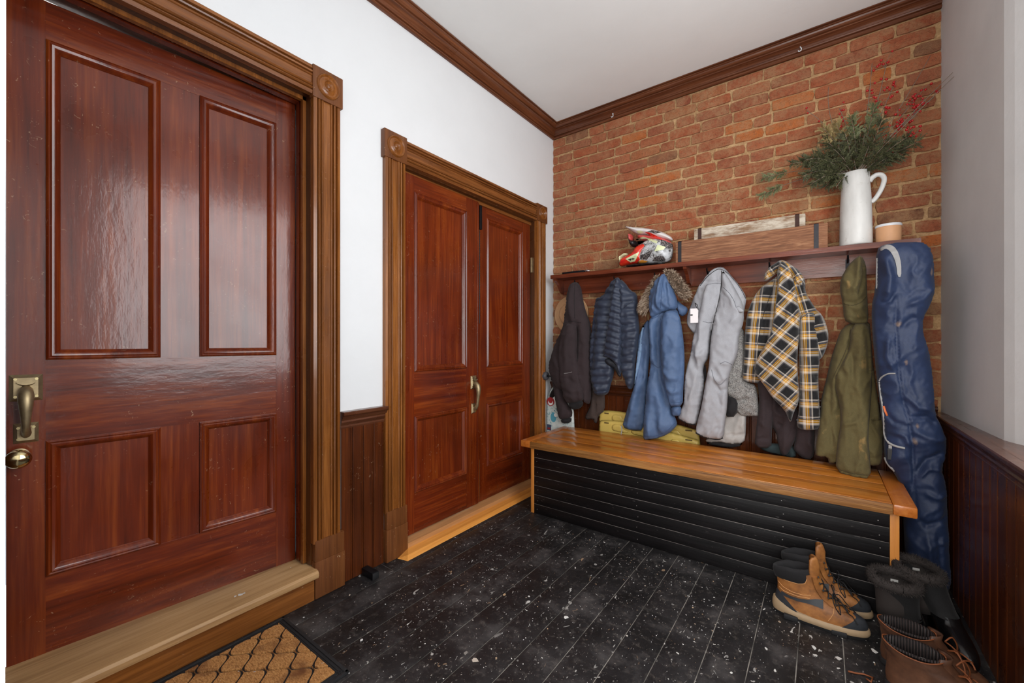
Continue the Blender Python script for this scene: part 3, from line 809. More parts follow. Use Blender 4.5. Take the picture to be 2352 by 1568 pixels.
for bx in (-1.770, -.752, .375):
    pr = [(SYF + .012, -.030), (SYF + .018, -.045), (SYF + .04, -.055), (SYF + .07, -.075), (SYF + .095, -.105), (SYF + .115, -.130), (YB - .034, -.145), (YB - .034, -.030)]
    MB().loft([[(x, y, zs(bx) + z) for y, z in pr] for x in (bx, bx + .022)]).build('bracket', M['shelf'], sh)
for hx in (-1.62, -1.28, -.97, -.62, -.26, .12):
    z0 = zs(hx) - .085; yb = YB - .034
    m = MB(); m.box(hx - .009, hx + .009, yb - .004, yb, z0 - .03, z0 + .03)
    m.tube([(hx, yb, z0 + .01), (hx, yb - .03, z0 + .012), (hx, yb - .05, z0 + .03), (hx, yb - .055, z0 + .045)], .0045, 8)
    m.build('coat_hook', M['black_iron'], sh, True, auto=40)
rel(sh)

# ------------------------------------------------------------------ things on the shelf
p0 = onY(1293, 629, 2.97); p1 = onY(1356, 620, 2.97)
sb = empty('flat_bar_tool', (p0.x, 2.97, zs(p0.x))); tag(sb, 'slim flat black bar with a metal tip lying at the left end of the shelf', 'tool')
MB().box(p0.x, p1.x - .05, 2.955, 2.985, zs(p0.x) + .001, zs(p0.x) + .020, .003).build('bar', M['black_iron'], sb, True, auto=40)
MB().tube([(p1.x - .052, 2.97, zs(p0.x) + .011), (p1.x - .03, 2.97, zs(p0.x) + .013), (p1.x - .005, 2.97, zs(p0.x) + .010)], [.008, .010, .006], 10).build('tip', plain('bright_steel', lin(190, 190, 195), .25, 1.0), sb, True)
rel(sb)

def crate(name, label, x0, x1, y0, y1, h, wmat, smat, straps, zb):
    e = empty(name, ((x0 + x1) / 2, (y0 + y1) / 2, zb)); tag(e, label, 'box', 'long wooden boxes on the shelf')
    k = -.0095
    def tb(nm, a, b, c, d, z0, z1, mat, par=e):
        vs = [(x, y, zb + z + k * (x - x0)) for x in (a, b) for y in (c, d) for z in (z0, z1)]
        return MB().add(vs, [(0, 1, 3, 2), (4, 6, 7, 5), (0, 4, 5, 1), (2, 3, 7, 6), (0, 2, 6, 4), (1, 5, 7, 3)]).build(nm, mat, par)
    tb('front_board', x0, x1, y0, y0 + .013, 0.001, h, wmat); tb('back_board', x0, x1, y1 - .013, y1, 0.001, h + .004, wmat)
    tb('end_board', x0 + .012, x0 + .026, y0 + .013, y1 - .013, 0.001, h - .01, wmat); tb('end_board', x1 - .026, x1 - .012, y0 + .013, y1 - .013, 0.001, h - .01, wmat)
    tb('bottom_board', x0 + .026, x1 - .026, y0 + .013, y1 - .013, 0.001, .012, wmat)
    for sx in straps:
        m = MB()
        for (a, b, c, d) in ((y0 - .003, y0, 0.001, h + .003), (y0 - .003, y0 + .016, h, h + .003)):
            vs = [(x, y, zb + z + k * (x - x0)) for x in (sx, sx + .022) for y in (a, b) for z in (c, d)]
            m.add(vs, [(0, 1, 3, 2), (4, 6, 7, 5), (0, 4, 5, 1), (2, 3, 7, 6), (0, 2, 6, 4), (1, 5, 7, 3)])
        m.build('metal_strap', smat, e)
    rel(e)
def old_wood(name, a, b, c, wash=None):
    t = NT(name); v = t.coord('Object', (3, 40, 60)); f = t.noise(v, 2.0, 5, .65, 1.2)
    col = t.ramp(f, [(.3, a), (.5, b), (.7, c)])
    if wash: col = t.mix(t.ramp(t.noise(t.coord('Object', (3, 8, 10)), 2.2, 5, .7), BW(.36, .56)), col, wash)
    t.P(Base_Color=col, Roughness=.8); t.bump(f, .5, .005); return t.mat
M['crate_brown'] = old_wood('weathered_brown_board', lin(92, 58, 38), lin(134, 88, 60), lin(172, 126, 92))
M['crate_white'] = old_wood('whitewashed_board', lin(104, 76, 56), lin(140, 110, 84), lin(164, 138, 112), lin(206, 194, 176))
M['strap'] = plain('dark_iron_strap', lin(52, 50, 54), .5, .5, .3, 60)
M['strap_rust'] = plain('rusty_strap', lin(72, 44, 36), .7, .3, .3, 60)
crate('planter_box', 'weathered brown wooden box with dark metal straps in front on the shelf', -.80, .028, 2.945, 3.012, .142, M['crate_brown'], M['strap'], (-.785, -.035), zs(-.80))
crate('planter_box', 'whitewashed wooden box with rusty straps behind the brown box', -.70, -.078, 3.024, 3.086, .232, M['crate_white'], M['strap_rust'], (-.675, -.128), zs(-.70))

# pitcher
t = NT('crackled_white_glaze'); f = t.noise(t.coord('Object'), 30, 5, .65); f2 = t.noise(t.coord('Object', (1, 1, .3)), 10, 4)
t.P(Base_Color=t.mix(t.ramp(f, BW(.62, .75)), t.ramp(f2, [(.3, lin(190, 188, 184)), (.7, lin(222, 220, 216))]), lin(176, 170, 162)), Roughness=.4); t.bump(f, .15, .004); M['glaze'] = t.mat
PX, PY = .152, 2.985; PZ = zs(PX)
pt = empty('pitcher', (PX, PY, PZ)); tag(pt, 'tall white glazed pitcher with loop handle holding evergreen branches', 'pitcher')
rings = []
for i, (r, z) in enumerate([(.0, .001), (.068, .001), (.0715, .006), (.072, .03), (.071, .10), (.0695, .20), (.066, .28), (.062, .34), (.0605, .38), (.061, .402), (.0595, .405), (.056, .40), (.056, .36), (.060, .28), (.062, .10), (.0, .05)]):
    ring = []
    for k in range(40):
        a = 2 * PI * k / 40
        lip = max(0, math.cos(a - PI)) ** 10 * max(0, min(1, (z - .33) / .07)) * .02
        ring.append(Vector(((r + lip) * math.cos(a), (r + lip) * math.sin(a), z + lip * .5)))
    rings.append(ring)
MB().loft(rings).build('body', M['glaze'], pt, True, auto=60)
hp = [(.058, .345), (.068, .362), (.088, .375), (.108, .368), (.118, .345), (.112, .310), (.098, .275), (.082, .248), (.070, .235), (.063, .240)]
MB().tube(smooth_path([(x, 0, z) for x, z in hp], 4), .0132, 14, sq=.8).build('handle', M['glaze'], pt, True)
# tan cup
cx = .286; cz = zs(cx)
cu = empty('cup', (cx, 2.975, cz)); tag(cu, 'small tan cup with a white rim beside the pitcher', 'cup')
MB().lathe([(0, .001), (.050, .001), (.0515, .006), (.052, .03), (.0525, .083), (.049, .083), (.048, .012), (0, .012)], n=36).build('body', plain('tan_clay', lin(206, 154, 112), .6, 0, .08, 30), cu, True, auto=50)
MB().lathe([(.0535, .081), (.0545, .084), (.0545, .092), (.0525, .094), (.048, .092), (.048, .081)], n=36).build('rim', plain('white_rim', lin(214, 214, 216), .4), cu, True, auto=50)

# helmet: nose towards the left wall
hl = empty('motocross_helmet', (onY(1490, 600, 2.99).x, 2.985, zs(-1.0))); tag(hl, 'red and white motocross helmet with pointed visor on the shelf', 'helmet')
t = NT('helmet_speckle'); f = t.noise(t.coord('Object'), 160, 3, .7); b_ = t.noise(t.coord('Object'), 26, 3)
M['h_speck'] = t.mat; t.P(Base_Color=t.mix(t.ramp(b_, BW(.4, .6)), t.ramp(f, [(.45, lin(60, 58, 58)), (.55, lin(214, 212, 210))], 'CONSTANT'), lin(200, 202, 204)), Roughness=.3)
t = NT('helmet_black_print'); f = t.noise(t.coord('Object'), 190, 3, .7)
M['h_dark'] = t.mat; t.P(Base_Color=t.ramp(f, [(.0, lin(34, 32, 34)), (.56, lin(180, 172, 168))], 'CONSTANT'), Roughness=.35)
M['h_white'] = plain('helmet_white', lin(226, 222, 220), .22)
t = NT('helmet_red'); f = t.noise(t.coord('Object', (6, 6, 14)), 2.5, 2)
t.P(Base_Color=t.ramp(f, [(.3, lin(200, 26, 34)), (.7, lin(236, 66, 36))]), Roughness=.22); M['h_red'] = t.mat
M['h_pink'] = plain('helmet_faded_red', lin(196, 76, 72), .35)
M['h_lime'] = plain('helmet_pale_lime', lin(216, 222, 176), .3)
M['h_orange'] = plain('helmet_orange', lin(238, 160, 60), .3)
M['h_black'] = plain('helmet_black', lin(22, 20, 22), .4)
HYc = 2.985
def hpart(name, pts, w, T, mat, Tb=None, y=HYc, st=1.6, parent=hl, **k):
    return inflate(name, pts, TH5, y, w, T, mat, parent, Tb if Tb is not None else T, (), st, 0, crumple=0, rnd=1, **k)
hpart('shell', [(1250, 560), (1500, 560), (1700, 680), (1755, 800), (1755, 950), (1720, 1120), (1640, 1220), (1400, 1255), (900, 1270), (760, 1250), (780, 1000), (860, 800), (1000, 640)], 36, .085, M['h_speck'])
hpart('crown', [(800, 470), (1050, 490), (1400, 520), (1600, 590), (1740, 700), (1600, 720), (1200, 660), (800, 620)], 18, .075, M['h_pink'])
hpart('chin_guard', [(1290, 700), (1240, 840), (1120, 950), (1010, 1100), (980, 1240), (760, 1260), (500, 1300), (300, 1350), (290, 1300), (330, 1130), (480, 1060), (660, 960), (720, 850), (800, 770), (1050, 680)], 20, .075, M['h_red'])
hpart('mouth_vent', [(255, 1090), (330, 1040), (440, 965), (540, 1010), (380, 1090), (330, 1130), (350, 1180), (300, 1290), (285, 1180)], 9, .045, M['h_lime'])
hpart('visor', [(425, 235), (700, 265), (1050, 295), (1250, 330), (1480, 400), (1640, 480), (1745, 560), (1730, 640), (1560, 610), (1380, 580), (1150, 510), (1000, 470), (850, 480), (760, 460), (560, 340), (450, 270)], 13, .062, M['h_white'])
hpart('neck_roll', [(420, 1340), (700, 1290), (1100, 1250), (1560, 1240), (1500, 1290), (1000, 1330), (560, 1370)], 8, .055, M['h_black'])
# printed graphics: thin raised panels on the side towards the room
HB = surface_of(list(hl.children))
def gfx(pts, mat, y, nm='graphic_panel', T=.006, w=4):
    return conform(nm, pts, TH5, HB, mat, hl, .0012, 1.4, 0, HYc)
yS = HYc - .077
gfx([(980, 395), (1100, 400), (1260, 480), (1420, 560), (1440, 600), (1300, 580), (1150, 510)], M['h_red'], HYc - .056, T=.010)
gfx([(740, 360), (860, 350), (950, 400), (870, 450), (800, 445)], M['h_lime'], HYc - .054, T=.010)
gfx([(1040, 380), (1180, 335), (1460, 400), (1280, 440)], M['h_dark'], HYc - .054, T=.010)
gfx([(1430, 600), (1550, 640), (1750, 730), (1760, 860), (1600, 830), (1400, 740)], M['h_dark'], HYc - .074, T=.014)
gfx([(1330, 745), (1560, 800), (1500, 880), (1240, 930)], M['h_lime'], HYc - .080, T=.012)
gfx([(720, 600), (930, 520), (1330, 640), (1300, 715), (1000, 580), (760, 620)], M['h_lime'], HYc - .070, T=.010)
gfx([(440, 1140), (700, 1000), (830, 940), (740, 1140), (700, 1210), (580, 1240)], M['h_lime'], HYc - .068, T=.012)
gfx([(500, 1140), (720, 1060), (680, 1160), (560, 1200)], M['h_black'], HYc - .078, T=.008)
gfx([(850, 1030), (960, 1000), (1180, 880), (1200, 920), (1100, 1080), (1030, 1160), (850, 1150)], M['h_dark'], HYc - .078, T=.012)
gfx([(1250, 1090), (1350, 1060), (1500, 1070), (1560, 1170), (1400, 1220), (1180, 1200)], M['h_dark'], HYc - .076, T=.012)
gfx([(820, 1190), (900, 1170), (1060, 1200), (1000, 1250), (800, 1260)], M['h_orange'], HYc - .074, T=.010)
gfx([(770, 650), (1020, 640), (1050, 680), (800, 770)], M['h_white'], HYc - .066, T=.010)
inflate('goggle_frame', [(485, 450), (640, 450), (640, 620), (570, 670), (560, 480)], TH5, HYc, 5, .06, M['h_pink'], hl, .06, (), 2, 0, crumple=0, rnd=1)
inflate('goggle_lens', [(520, 470), (590, 480), (600, 640), (760, 630), (770, 760), (690, 830), (590, 780), (560, 690)], TH5, HYc, 7, .055, M['h_black'], hl, .055, (), 2, 0, crumple=0, rnd=1)
rel(hl)
# ------------------------------------------------------------------ hanging clothes
M['plum'] = fabric('charcoal_plum_duck', lin(56, 42, 44), lin(40, 30, 33), 420, dirt=None)
M['plum_dark'] = fabric('black_rib', lin(30, 26, 28), lin(20, 18, 20), 500)
M['taupe_dark'] = fabric('faded_charcoal_wool', lin(76, 62, 56), lin(58, 46, 42), 500)
M['navy'] = fabric('navy_nylon', lin(47, 56, 76), lin(37, 45, 62), 700, .55, .12, .15, None, .1)
M['navy_dark'] = fabric('navy_lining', lin(28, 34, 46), lin(22, 27, 38), 700, .6)
M['blue'] = fabric('slate_blue_parka', lin(82, 107, 144), lin(68, 90, 126), 650, .62, .15, .15)
M['blue_light'] = fabric('light_blue_placket', lin(122, 150, 182), lin(106, 134, 168), 650, .6)
M['grey'] = fabric('heather_grey_softshell', lin(176, 176, 180), lin(148, 148, 154), 900, .85, .15, .12)
M['grey_light'] = fabric('light_grey_fleece', lin(188, 184, 180), lin(170, 166, 162), 500)
M['olive'] = fabric('olive_canvas', lin(98, 86, 50), lin(82, 72, 40), 480, .9, .2, .15, lin(140, 112, 66))
M['bag'] = fabric('navy_bag_nylon', lin(32, 50, 86), lin(25, 40, 71), 500, .6, .15, .25, None)
def smudge(mat, pts, col):
    nt = mat.node_tree; t = NT.__new__(NT); t.mat = mat; t.t = nt; t.b = nt.nodes['Principled BSDF']
    src = t.b.inputs['Base Color'].links[0].from_socket
    g_ = t.n('ShaderNodeNewGeometry').outputs['Position']; nz = t.noise(g_, 30, 4, .6)
    c = src
    for p, rx, rz in pts:
        d = t.n('ShaderNodeVectorMath', {0: t.n('ShaderNodeVectorMath', {0: g_, 1: p}, operation='SUBTRACT').outputs[0], 1: (1 / rx, .0, 1 / rz)}, operation='MULTIPLY').outputs[0]
        L = t.n('ShaderNodeVectorMath', {0: d}, operation='LENGTH').outputs['Value']
        c = t.mix(t.math('MULTIPLY', t.ramp(t.math('ADD', L, t.math('MULTIPLY', nz, 1.2)), [(.7, (.8, .8, .8)), (1.0, (.0, .0, .0))]), .8), c, col)
    t.P(Base_Color=c)
M['zip'] = plain('grey_zip_tape', lin(150, 148, 146), .7)
t = NT('curly_sherpa'); f = t.noise(t.coord('Object'), 190, 3, .6, 1.0)
t.P(Base_Color=t.ramp(f, [(.36, lin(96, 94, 94)), (.5, lin(178, 174, 170)), (.66, lin(214, 210, 204))]), Roughness=.95); t.bump(f, .9, .02); M['sherpa'] = t.mat

def plaid_mat():
    t = NT('yellow_black_plaid'); uv = t.coord('UV'); s = t.n('ShaderNodeSeparateXYZ', {0: uv})
    P_ = 10.4
    W_, K, Y_, G_ = lin(198, 188, 176), lin(14, 13, 15), lin(222, 158, 0), lin(84, 80, 84)
    def band(c):
        fr = t.math('FRACT', t.math('MULTIPLY', c, P_))
        return t.ramp(fr, [(.0, K), (.31, G_), (.37, W_), (.49, Y_), (.515, K), (.53, Y_), (.565, W_), (.59, Y_), (.615, K), (.63, Y_), (.665, G_), (.78, W_), (.84, K)], 'CONSTANT')
    a, b = band(s.outputs[0]), band(s.outputs[1])
    tw = t.math('GREATER_THAN', t.math('FRACT', t.math('MULTIPLY', t.math('ADD', s.outputs[0], s.outputs[1]), 330)), .5)
    c = t.mix(t.math('ADD', t.math('MULTIPLY', tw, .24), .38), a, b)
    t.P(Base_Color=c, Roughness=.95, Sheen_Weight=.2)
    t.bump(t.noise(t.coord('Object'), 300, 3), .2, .003); return t.mat
M['plaid'] = plaid_mat()

def seam(parent, lines, mat, tf, name='seam', r=.0017, sq=1.0):
    bv = surface_of([c for c in parent.children if c.type == 'MESH' and 'fur' not in c.name])
    for pl in lines:
        Q = smooth_path([Vector((x, y, 0)) for x, y in pl], 6); P = [drop_on(bv, *tf(p.x, p.y), .0008, 2.9) for p in Q]
        P = [p for i, p in enumerate(P) if i == 0 or abs(p.y - P[i - 1].y) < .05]
        if len(P) > 2: MB().tube(P, r, 6, sq=sq).build(name, mat, parent, True)
def garment(name, label, cat, u, v):
    p = onY(u, v, 3.0); e = empty(name, (p.x, 3.0, p.z)); tag(e, label, cat, 'clothes hanging under the shelf'); return e

# straw hat
ht = empty('straw_hat', onY(1312, 722, 3.06)); tag(ht, 'tan straw hat hanging on the brick wall behind the dark jacket', 'hat')
t = NT('woven_straw'); f = t.n('ShaderNodeTexWave', {'Vector': t.coord('Object'), 'Scale': 55.0, 'Distortion': 2.5, 'Detail': 2.0}, wave_type='RINGS', rings_direction='Y').outputs['Fac']
t.P(Base_Color=t.ramp(f, [(.2, lin(172, 122, 82)), (.7, lin(226, 180, 134))]), Roughness=.8); t.bump(f, .5, .004); M['straw'] = t.mat
Mh = Matrix.Rotation(PI / 2, 4, 'X')
br = MB().lathe([(.0, -.004), (.155, -.006), (.160, .0), (.155, .006), (.10, .004), (.0, .004)], n=44, M=Mh).build('brim', M['straw'], ht, True)
MB().lathe([(.098, .002), (.096, .03), (.086, .055), (.06, .066), (.025, .058), (0, .055)], n=40, M=Mh).build('crown', M['straw'], ht, True)
MB().lathe([(.100, .004), (.1005, .012), (.099, .022), (.0975, .022)], n=40, M=Mh).build('hat_band', plain('brown_band', lin(128, 84, 54), .7), ht, True)

# longboard standing in the corner
lb = empty('longboard', (onY(1285, 980, 2.985).x, 2.985, 0)); tag(lb, 'white longboard covered in stickers standing in the corner behind the bench', 'longboard')
dk = [(1286, 846), (1296, 846), (1298, 880), (1312, 905), (1320, 960), (1320, 1100), (1305, 1160), (1270, 1162), (1256, 1100), (1254, 960), (1258, 905), (1272, 884), (1280, 880)]
t = NT('stickered_deck'); v = t.coord('Object'); f = t.noise(t.coord('Object', (1, 1, 1.3)), 34, 3, .5, 1.8); f2 = t.noise(v, 13, 2)
t.P(Base_Color=t.mix(t.ramp(f2, BW(.5, .56)), t.ramp(f, [(.0, lin(196, 204, 200)), (.60, lin(70, 130, 140)), (.66, lin(206, 210, 206)), (.74, lin(54, 60, 64))], 'CONSTANT'), lin(206, 210, 206)), Roughness=.4); M['deck'] = t.mat
inflate('deck', dk, T0, 2.985, 4, .006, M['deck'], lb, .006, (), 4, 0, crumple=0, rnd=1)
def sticker(par, u, v, r, mat, y, nm='sticker', sq=1.0, n=20):
    c = onY(u, v, y); k = y / 951.4 * 1.25
    vs = [(c.x + r * k * math.cos(2 * PI * i / n), y, c.z + r * k * sq * math.sin(2 * PI * i / n)) for i in range(n)]
    vs += [(p[0], y + .003, p[2]) for p in vs]
    return MB().add(vs, [tuple(range(n)), tuple(range(2 * n - 1, n - 1, -1))] + [(i, (i + 1) % n, n + (i + 1) % n, n + i) for i in range(n)]).build(nm, mat, par)
SR = plain('sticker_red', lin(150, 44, 46), .4); SW = plain('sticker_white', lin(226, 224, 220), .4); ST = plain('sticker_teal', lin(86, 156, 176), .4); SN = plain('sticker_navy', lin(62, 72, 96), .4)
y0_ = 2.9775
sticker(lb, 1264.5, 922, 9.5, SR, y0_); sticker(lb, 1264.5, 924, 6, SW, y0_ - .0012); sticker(lb, 1264.5, 921, 4.6, SR, y0_ - .002)
sticker(lb, 1271, 958, 7, ST, y0_, sq=1.5); sticker(lb, 1276, 953, 4, SW, y0_ - .001)
c = onY(1261, 981, y0_); MB().box(c.x - .020, c.x + .020, y0_, y0_ + .003, c.z - .024, c.z + .024).build('sticker', SN, lb)
MB().box(c.x - .014, c.x + .014, y0_ - .001, y0_, c.z - .016, c.z - .002).build('sticker', SR, lb)
inflate('grip_tape', [(1262, 905), (1274, 886), (1282, 900), (1272, 912), (1262, 918)], T0, y0_ + .001, 3, .001, M['h_black'], lb, .004, (), 3, 0, crumple=0, rnd=1)
wc = onY(1252, 863, 2.93); ax = onY(1300, 863, 2.93)
MB().tube([(wc.x, 2.93, wc.z), (ax.x, 2.93, wc.z)], .006, 8).build('axle', plain('truck_metal', lin(70, 70, 72), .4, .8), lb, True)
MB().box(wc.x + .06, wc.x + .12, 2.925, 2.978, wc.z - .035, wc.z + .035, .006).build('truck', M['black_iron'], lb, True)
for k in (-1, 1):
    x_ = wc.x if k < 0 else ax.x
    MB().lathe([(.010, -.022), (.028, -.022), (.034, -.016), (.035, 0), (.034, .016), (.028, .022), (.010, .022), (.010, -.022)], (x_, 2.93, wc.z), 24, Matrix.Rotation(PI / 2, 4, 'Y')).build('wheel', plain('grey_urethane', lin(72, 72, 76), .45), lb, True, auto=50)
rel(lb)

# yellow plastic boards behind the bench
M['yellow'] = plain('mustard_plastic', lin(206, 178, 92), .45, 0, .08, 20)
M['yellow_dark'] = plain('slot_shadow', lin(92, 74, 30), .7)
def ylboard(label, dy, du, dv):
    tf = lambda x, y: (x + du, y + dv)
    yy = 3.052 - dy
    e = empty('traction_board', (onY(1490, 960, yy).x, yy, 0)); tag(e, label, 'board', 'yellow plastic boards behind the bench')
    a = inflate('panel', [(1374, 948), (1384, 941), (1440, 946), (1600, 985), (1608, 995), (1610, 1100), (1606, 1190), (1380, 1170), (1374, 1160)], tf, yy, 3, .012, M['yellow'], e, .012, (), 5, 0, crumple=0, rnd=1)
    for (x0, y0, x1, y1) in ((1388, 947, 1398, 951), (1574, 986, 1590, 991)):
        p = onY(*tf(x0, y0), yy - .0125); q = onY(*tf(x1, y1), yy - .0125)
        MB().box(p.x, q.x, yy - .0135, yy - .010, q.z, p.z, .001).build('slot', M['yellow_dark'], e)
    for pts in ([(1404, 956), (1412, 950), (1428, 953), (1432, 962), (1446, 966), (1440, 974), (1420, 970), (1406, 967)], [(1378, 975), (1392, 968), (1404, 974), (1412, 990), (1404, 1000), (1394, 985), (1380, 985)],
                [(1540, 985), (1556, 985), (1570, 1000), (1576, 1020), (1564, 1030), (1556, 1010), (1540, 1000)], [(1450, 962), (1490, 972), (1520, 980), (1516, 990), (1480, 982), (1448, 974)]):
        inflate('raised_rib', pts, tf, yy - .010, 3, .008, M['yellow'], e, .004, (), 3, 0, crumple=0, rnd=1)
    rel(e)
ylboard('yellow plastic board with slots standing behind, nearer the wainscot', .0, 0, 0)
ylboard('yellow plastic board with slots standing in front, nearer the bench', .045, 0, 22)

# 1 dark plum jacket
g = garment('hooded_jacket', 'dark plum-charcoal hooded work jacket hanging at the far left', 'jacket', 1318, 650)
inflate('body', [(255, 285), (290, 292), (312, 335), (320, 400), (335, 470), (360, 545), (382, 610), (388, 720), (385, 900), (388, 1100), (380, 1190), (360, 1205), (335, 1180), (330, 1140), (150, 1100), (110, 1040), (85, 980), (70, 910), (95, 830), (130, 720), (165, 640), (185, 570), (195, 480), (205, 400), (222, 330), (238, 298)], T5, 2.965, 20, .075, M['plum'], g, .05,
        [([(230, 590), (300, 585)], 3, -.012), ([(300, 600), (290, 760), (285, 900)], 6, -.03), ([(345, 560), (360, 760), (352, 1000)], 8, .014), ([(255, 300), (262, 420), (250, 560)], 8, .015)])
inflate('sleeve', [(185, 600), (270, 590), (283, 700), (275, 850), (300, 1000), (330, 1130), (330, 1175), (270, 1192), (205, 1200), (180, 1150), (155, 1040), (140, 930), (140, 800), (160, 690)], T5, 2.905, 16, .045, M['plum'], g, .03,
        [([(175, 975), (235, 960)], 3, -.010), ([(170, 1060), (260, 1100), (320, 1110)], 4, .010), ([(190, 1120), (270, 1160)], 4, .010), ([(200, 700), (215, 850), (205, 960)], 7, .010), ([(215, 1000), (300, 1060)], 4, -.010)])
inflate('cuff', [(215, 1185), (325, 1172), (325, 1210), (300, 1235), (250, 1245), (222, 1225)], T5, 2.91, 8, .03, M['plum_dark'], g, .02)
inflate('sleeve', [(80, 970), (150, 1000), (175, 1130), (215, 1210), (245, 1250), (240, 1305), (160, 1322), (140, 1290), (120, 1200), (100, 1080)], T5, 2.955, 12, .035, M['plum'], g, .03)
inflate('cuff', [(155, 1312), (240, 1298), (234, 1342), (165, 1347)], T5, 2.957, 7, .025, M['plum_dark'], g, .02)
seam(g, [[(195, 590), (240, 582), (310, 590)], [(262, 300), (258, 420), (262, 560)], [(290, 620), (288, 760), (282, 880)], [(345, 520), (372, 640), (372, 900)]], M['plum_dark'], T5)
seam(g, [[(180, 972), (210, 968), (240, 960)]], M['zip'], T5, 'zip', .002)
rel(g)
g = garment('wool_scarf', 'faded charcoal cloth end hanging between the plum jacket and the navy puffer', 'scarf', 1370, 905)
inflate('cloth', [(395, 900), (470, 900), (488, 1150), (488, 1250), (435, 1290), (430, 1340), (410, 1345), (400, 1310), (350, 1318), (338, 1300), (360, 1250), (385, 1200)], T5, 3.02, 10, .02, M['taupe_dark'], g, .015)
rel(g)

# 2 navy puffer
def qn(sp, slope, amp, u0=1390):
    return lambda V: amp * (np.sqrt(np.abs(np.sin(PI * (V[:, 1] - slope * (V[:, 0] - u0)) / sp))) - .5)
g = garment('puffer_jacket', 'navy quilted puffer jacket hanging second from the left', 'jacket', 1418, 640)
inflate('back_panel', [(420, 405), (470, 395), (510, 330), (560, 255), (590, 250), (620, 300), (600, 420), (560, 600), (545, 800), (545, 900), (560, 940), (550, 1000), (530, 1060), (520, 1110), (480, 1132), (420, 1130), (400, 1100), (385, 1000), (376, 880), (380, 760), (395, 600), (410, 500)], T5, 2.965, 15, .055, M['navy'], g, .04, [([(440, 420), (425, 700), (400, 1000)], 4, -.012)], 3.2, .008, quilt=qn(17.3, .02, .024))
inflate('side_panel', [(590, 252), (640, 290), (680, 350), (728, 370), (735, 440), (738, 560), (750, 640), (735, 760), (715, 900), (715, 1000), (705, 1070), (680, 1095), (655, 1080), (635, 1010), (610, 960), (600, 800), (600, 600), (600, 420)], T5, 2.955, 14, .055, M['navy'], g, .04, [([(620, 260), (640, 400), (625, 620)], 5, .012), ([(640, 480), (690, 440)], 3, -.010)], 3.2, .008, quilt=qn(17.5, -.10, .024))
inflate('sleeve', [(570, 250), (600, 255), (625, 330), (632, 480), (622, 700), (612, 860), (614, 960), (602, 985), (575, 900), (520, 850), (478, 855), (480, 800), (500, 700), (520, 560), (545, 400)], T5, 2.925, 11, .045, M['navy'], g, .03, [([(590, 270), (560, 420), (530, 600)], 5, .012)], 3.2, .006, quilt=qn(14.5, .36, .022))
inflate('sleeve_lining', [(480, 862), (520, 852), (575, 895), (602, 960), (614, 990), (590, 1000), (560, 930), (500, 905)], T5, 2.925, 6, .012, M['navy_dark'], g, .01, (), 3)
inflate('cuff', [(404, 1090), (522, 1088), (512, 1122), (478, 1138), (420, 1136)], T5, 2.955, 6, .045, M['navy'], g, .02, (), 3)
seam(g, [[(432, 420), (470, 405), (512, 345), (556, 275)], [(628, 480), (660, 455), (700, 430)]], M['navy_dark'], T5)
rel(g)

# 3 blue parka with fur ruff
g = garment('hooded_parka', 'slate blue parka with brown fur-trimmed hood hanging third from the left', 'parka', 1525, 625)
PB = [(830, 545), (925, 490), (1010, 470), (1045, 520), (1050, 700), (1040, 900), (1020, 1100), (1000, 1200), (985, 1240), (1030, 1330), (1025, 1370), (960, 1430), (860, 1465), (775, 1468), (775, 1400), (790, 1250), (800, 1100), (830, 950), (825, 800), (820, 650)]
inflate('body', PB, T5, 2.945, 16, .06, M['blue'], g, .05, [([(850, 560), (860, 760), (850, 900)], 7, .020), ([(830, 880), (870, 930), (900, 920)], 5, -.012), ([(860, 930), (850, 1150), (830, 1440)], 10, .020), ([(905, 560), (895, 800), (915, 1000), (960, 1200)], 6, -.030), ([(900, 1100), (930, 1400)], 8, .012), ([(780, 1440), (880, 1440), (980, 1395)], 2.5, -.008)], yfun=lambda u, v: -.05 * max(0, (v - 880) / 130))
inflate('front_flap', [(780, 600), (820, 560), (840, 640), (845, 760), (815, 900), (810, 1060), (790, 1180), (785, 1400), (690, 1400), (615, 1375), (640, 1290), (670, 1180), (710, 1060), (715, 960), (725, 880), (735, 720), (755, 650)], T5, 2.975, 10, .035, M['blue'], g, .03, [([(800, 700), (770, 900), (770, 1050)], 5, -.015), ([(740, 950), (735, 1100), (700, 1300)], 6, .014), ([(765, 1060), (750, 1250)], 6, -.014)])
inflate('placket', [(765, 615), (785, 612), (778, 700), (750, 900), (735, 1000), (700, 1120), (715, 960), (735, 780)], T5, 2.945, 5, .016, M['blue_light'], g, .01, (), 3)
inflate('hood', [(935, 215), (955, 230), (985, 300), (1015, 370), (1030, 420), (1035, 490), (960, 505), (925, 515), (870, 550), (835, 560), (820, 480), (815, 400), (840, 330), (880, 260)], T5, 2.905, 15, .07, M['blue'], g, .05, [([(935, 225), (920, 350), (900, 480)], 4, .018), ([(945, 240), (965, 350), (970, 470)], 4, -.016), ([(930, 300), (880, 420), (850, 520)], 5, .014), ([(960, 260), (1000, 380)], 4, .012), ([(840, 360), (860, 480)], 4, -.012)], 3.4, .012, (10, 60))
inflate('shoulder', [(1010, 400), (1060, 450), (1112, 480), (1105, 520), (1070, 545), (1040, 530)], T5, 2.955, 8, .03, M['blue'], g, .03)
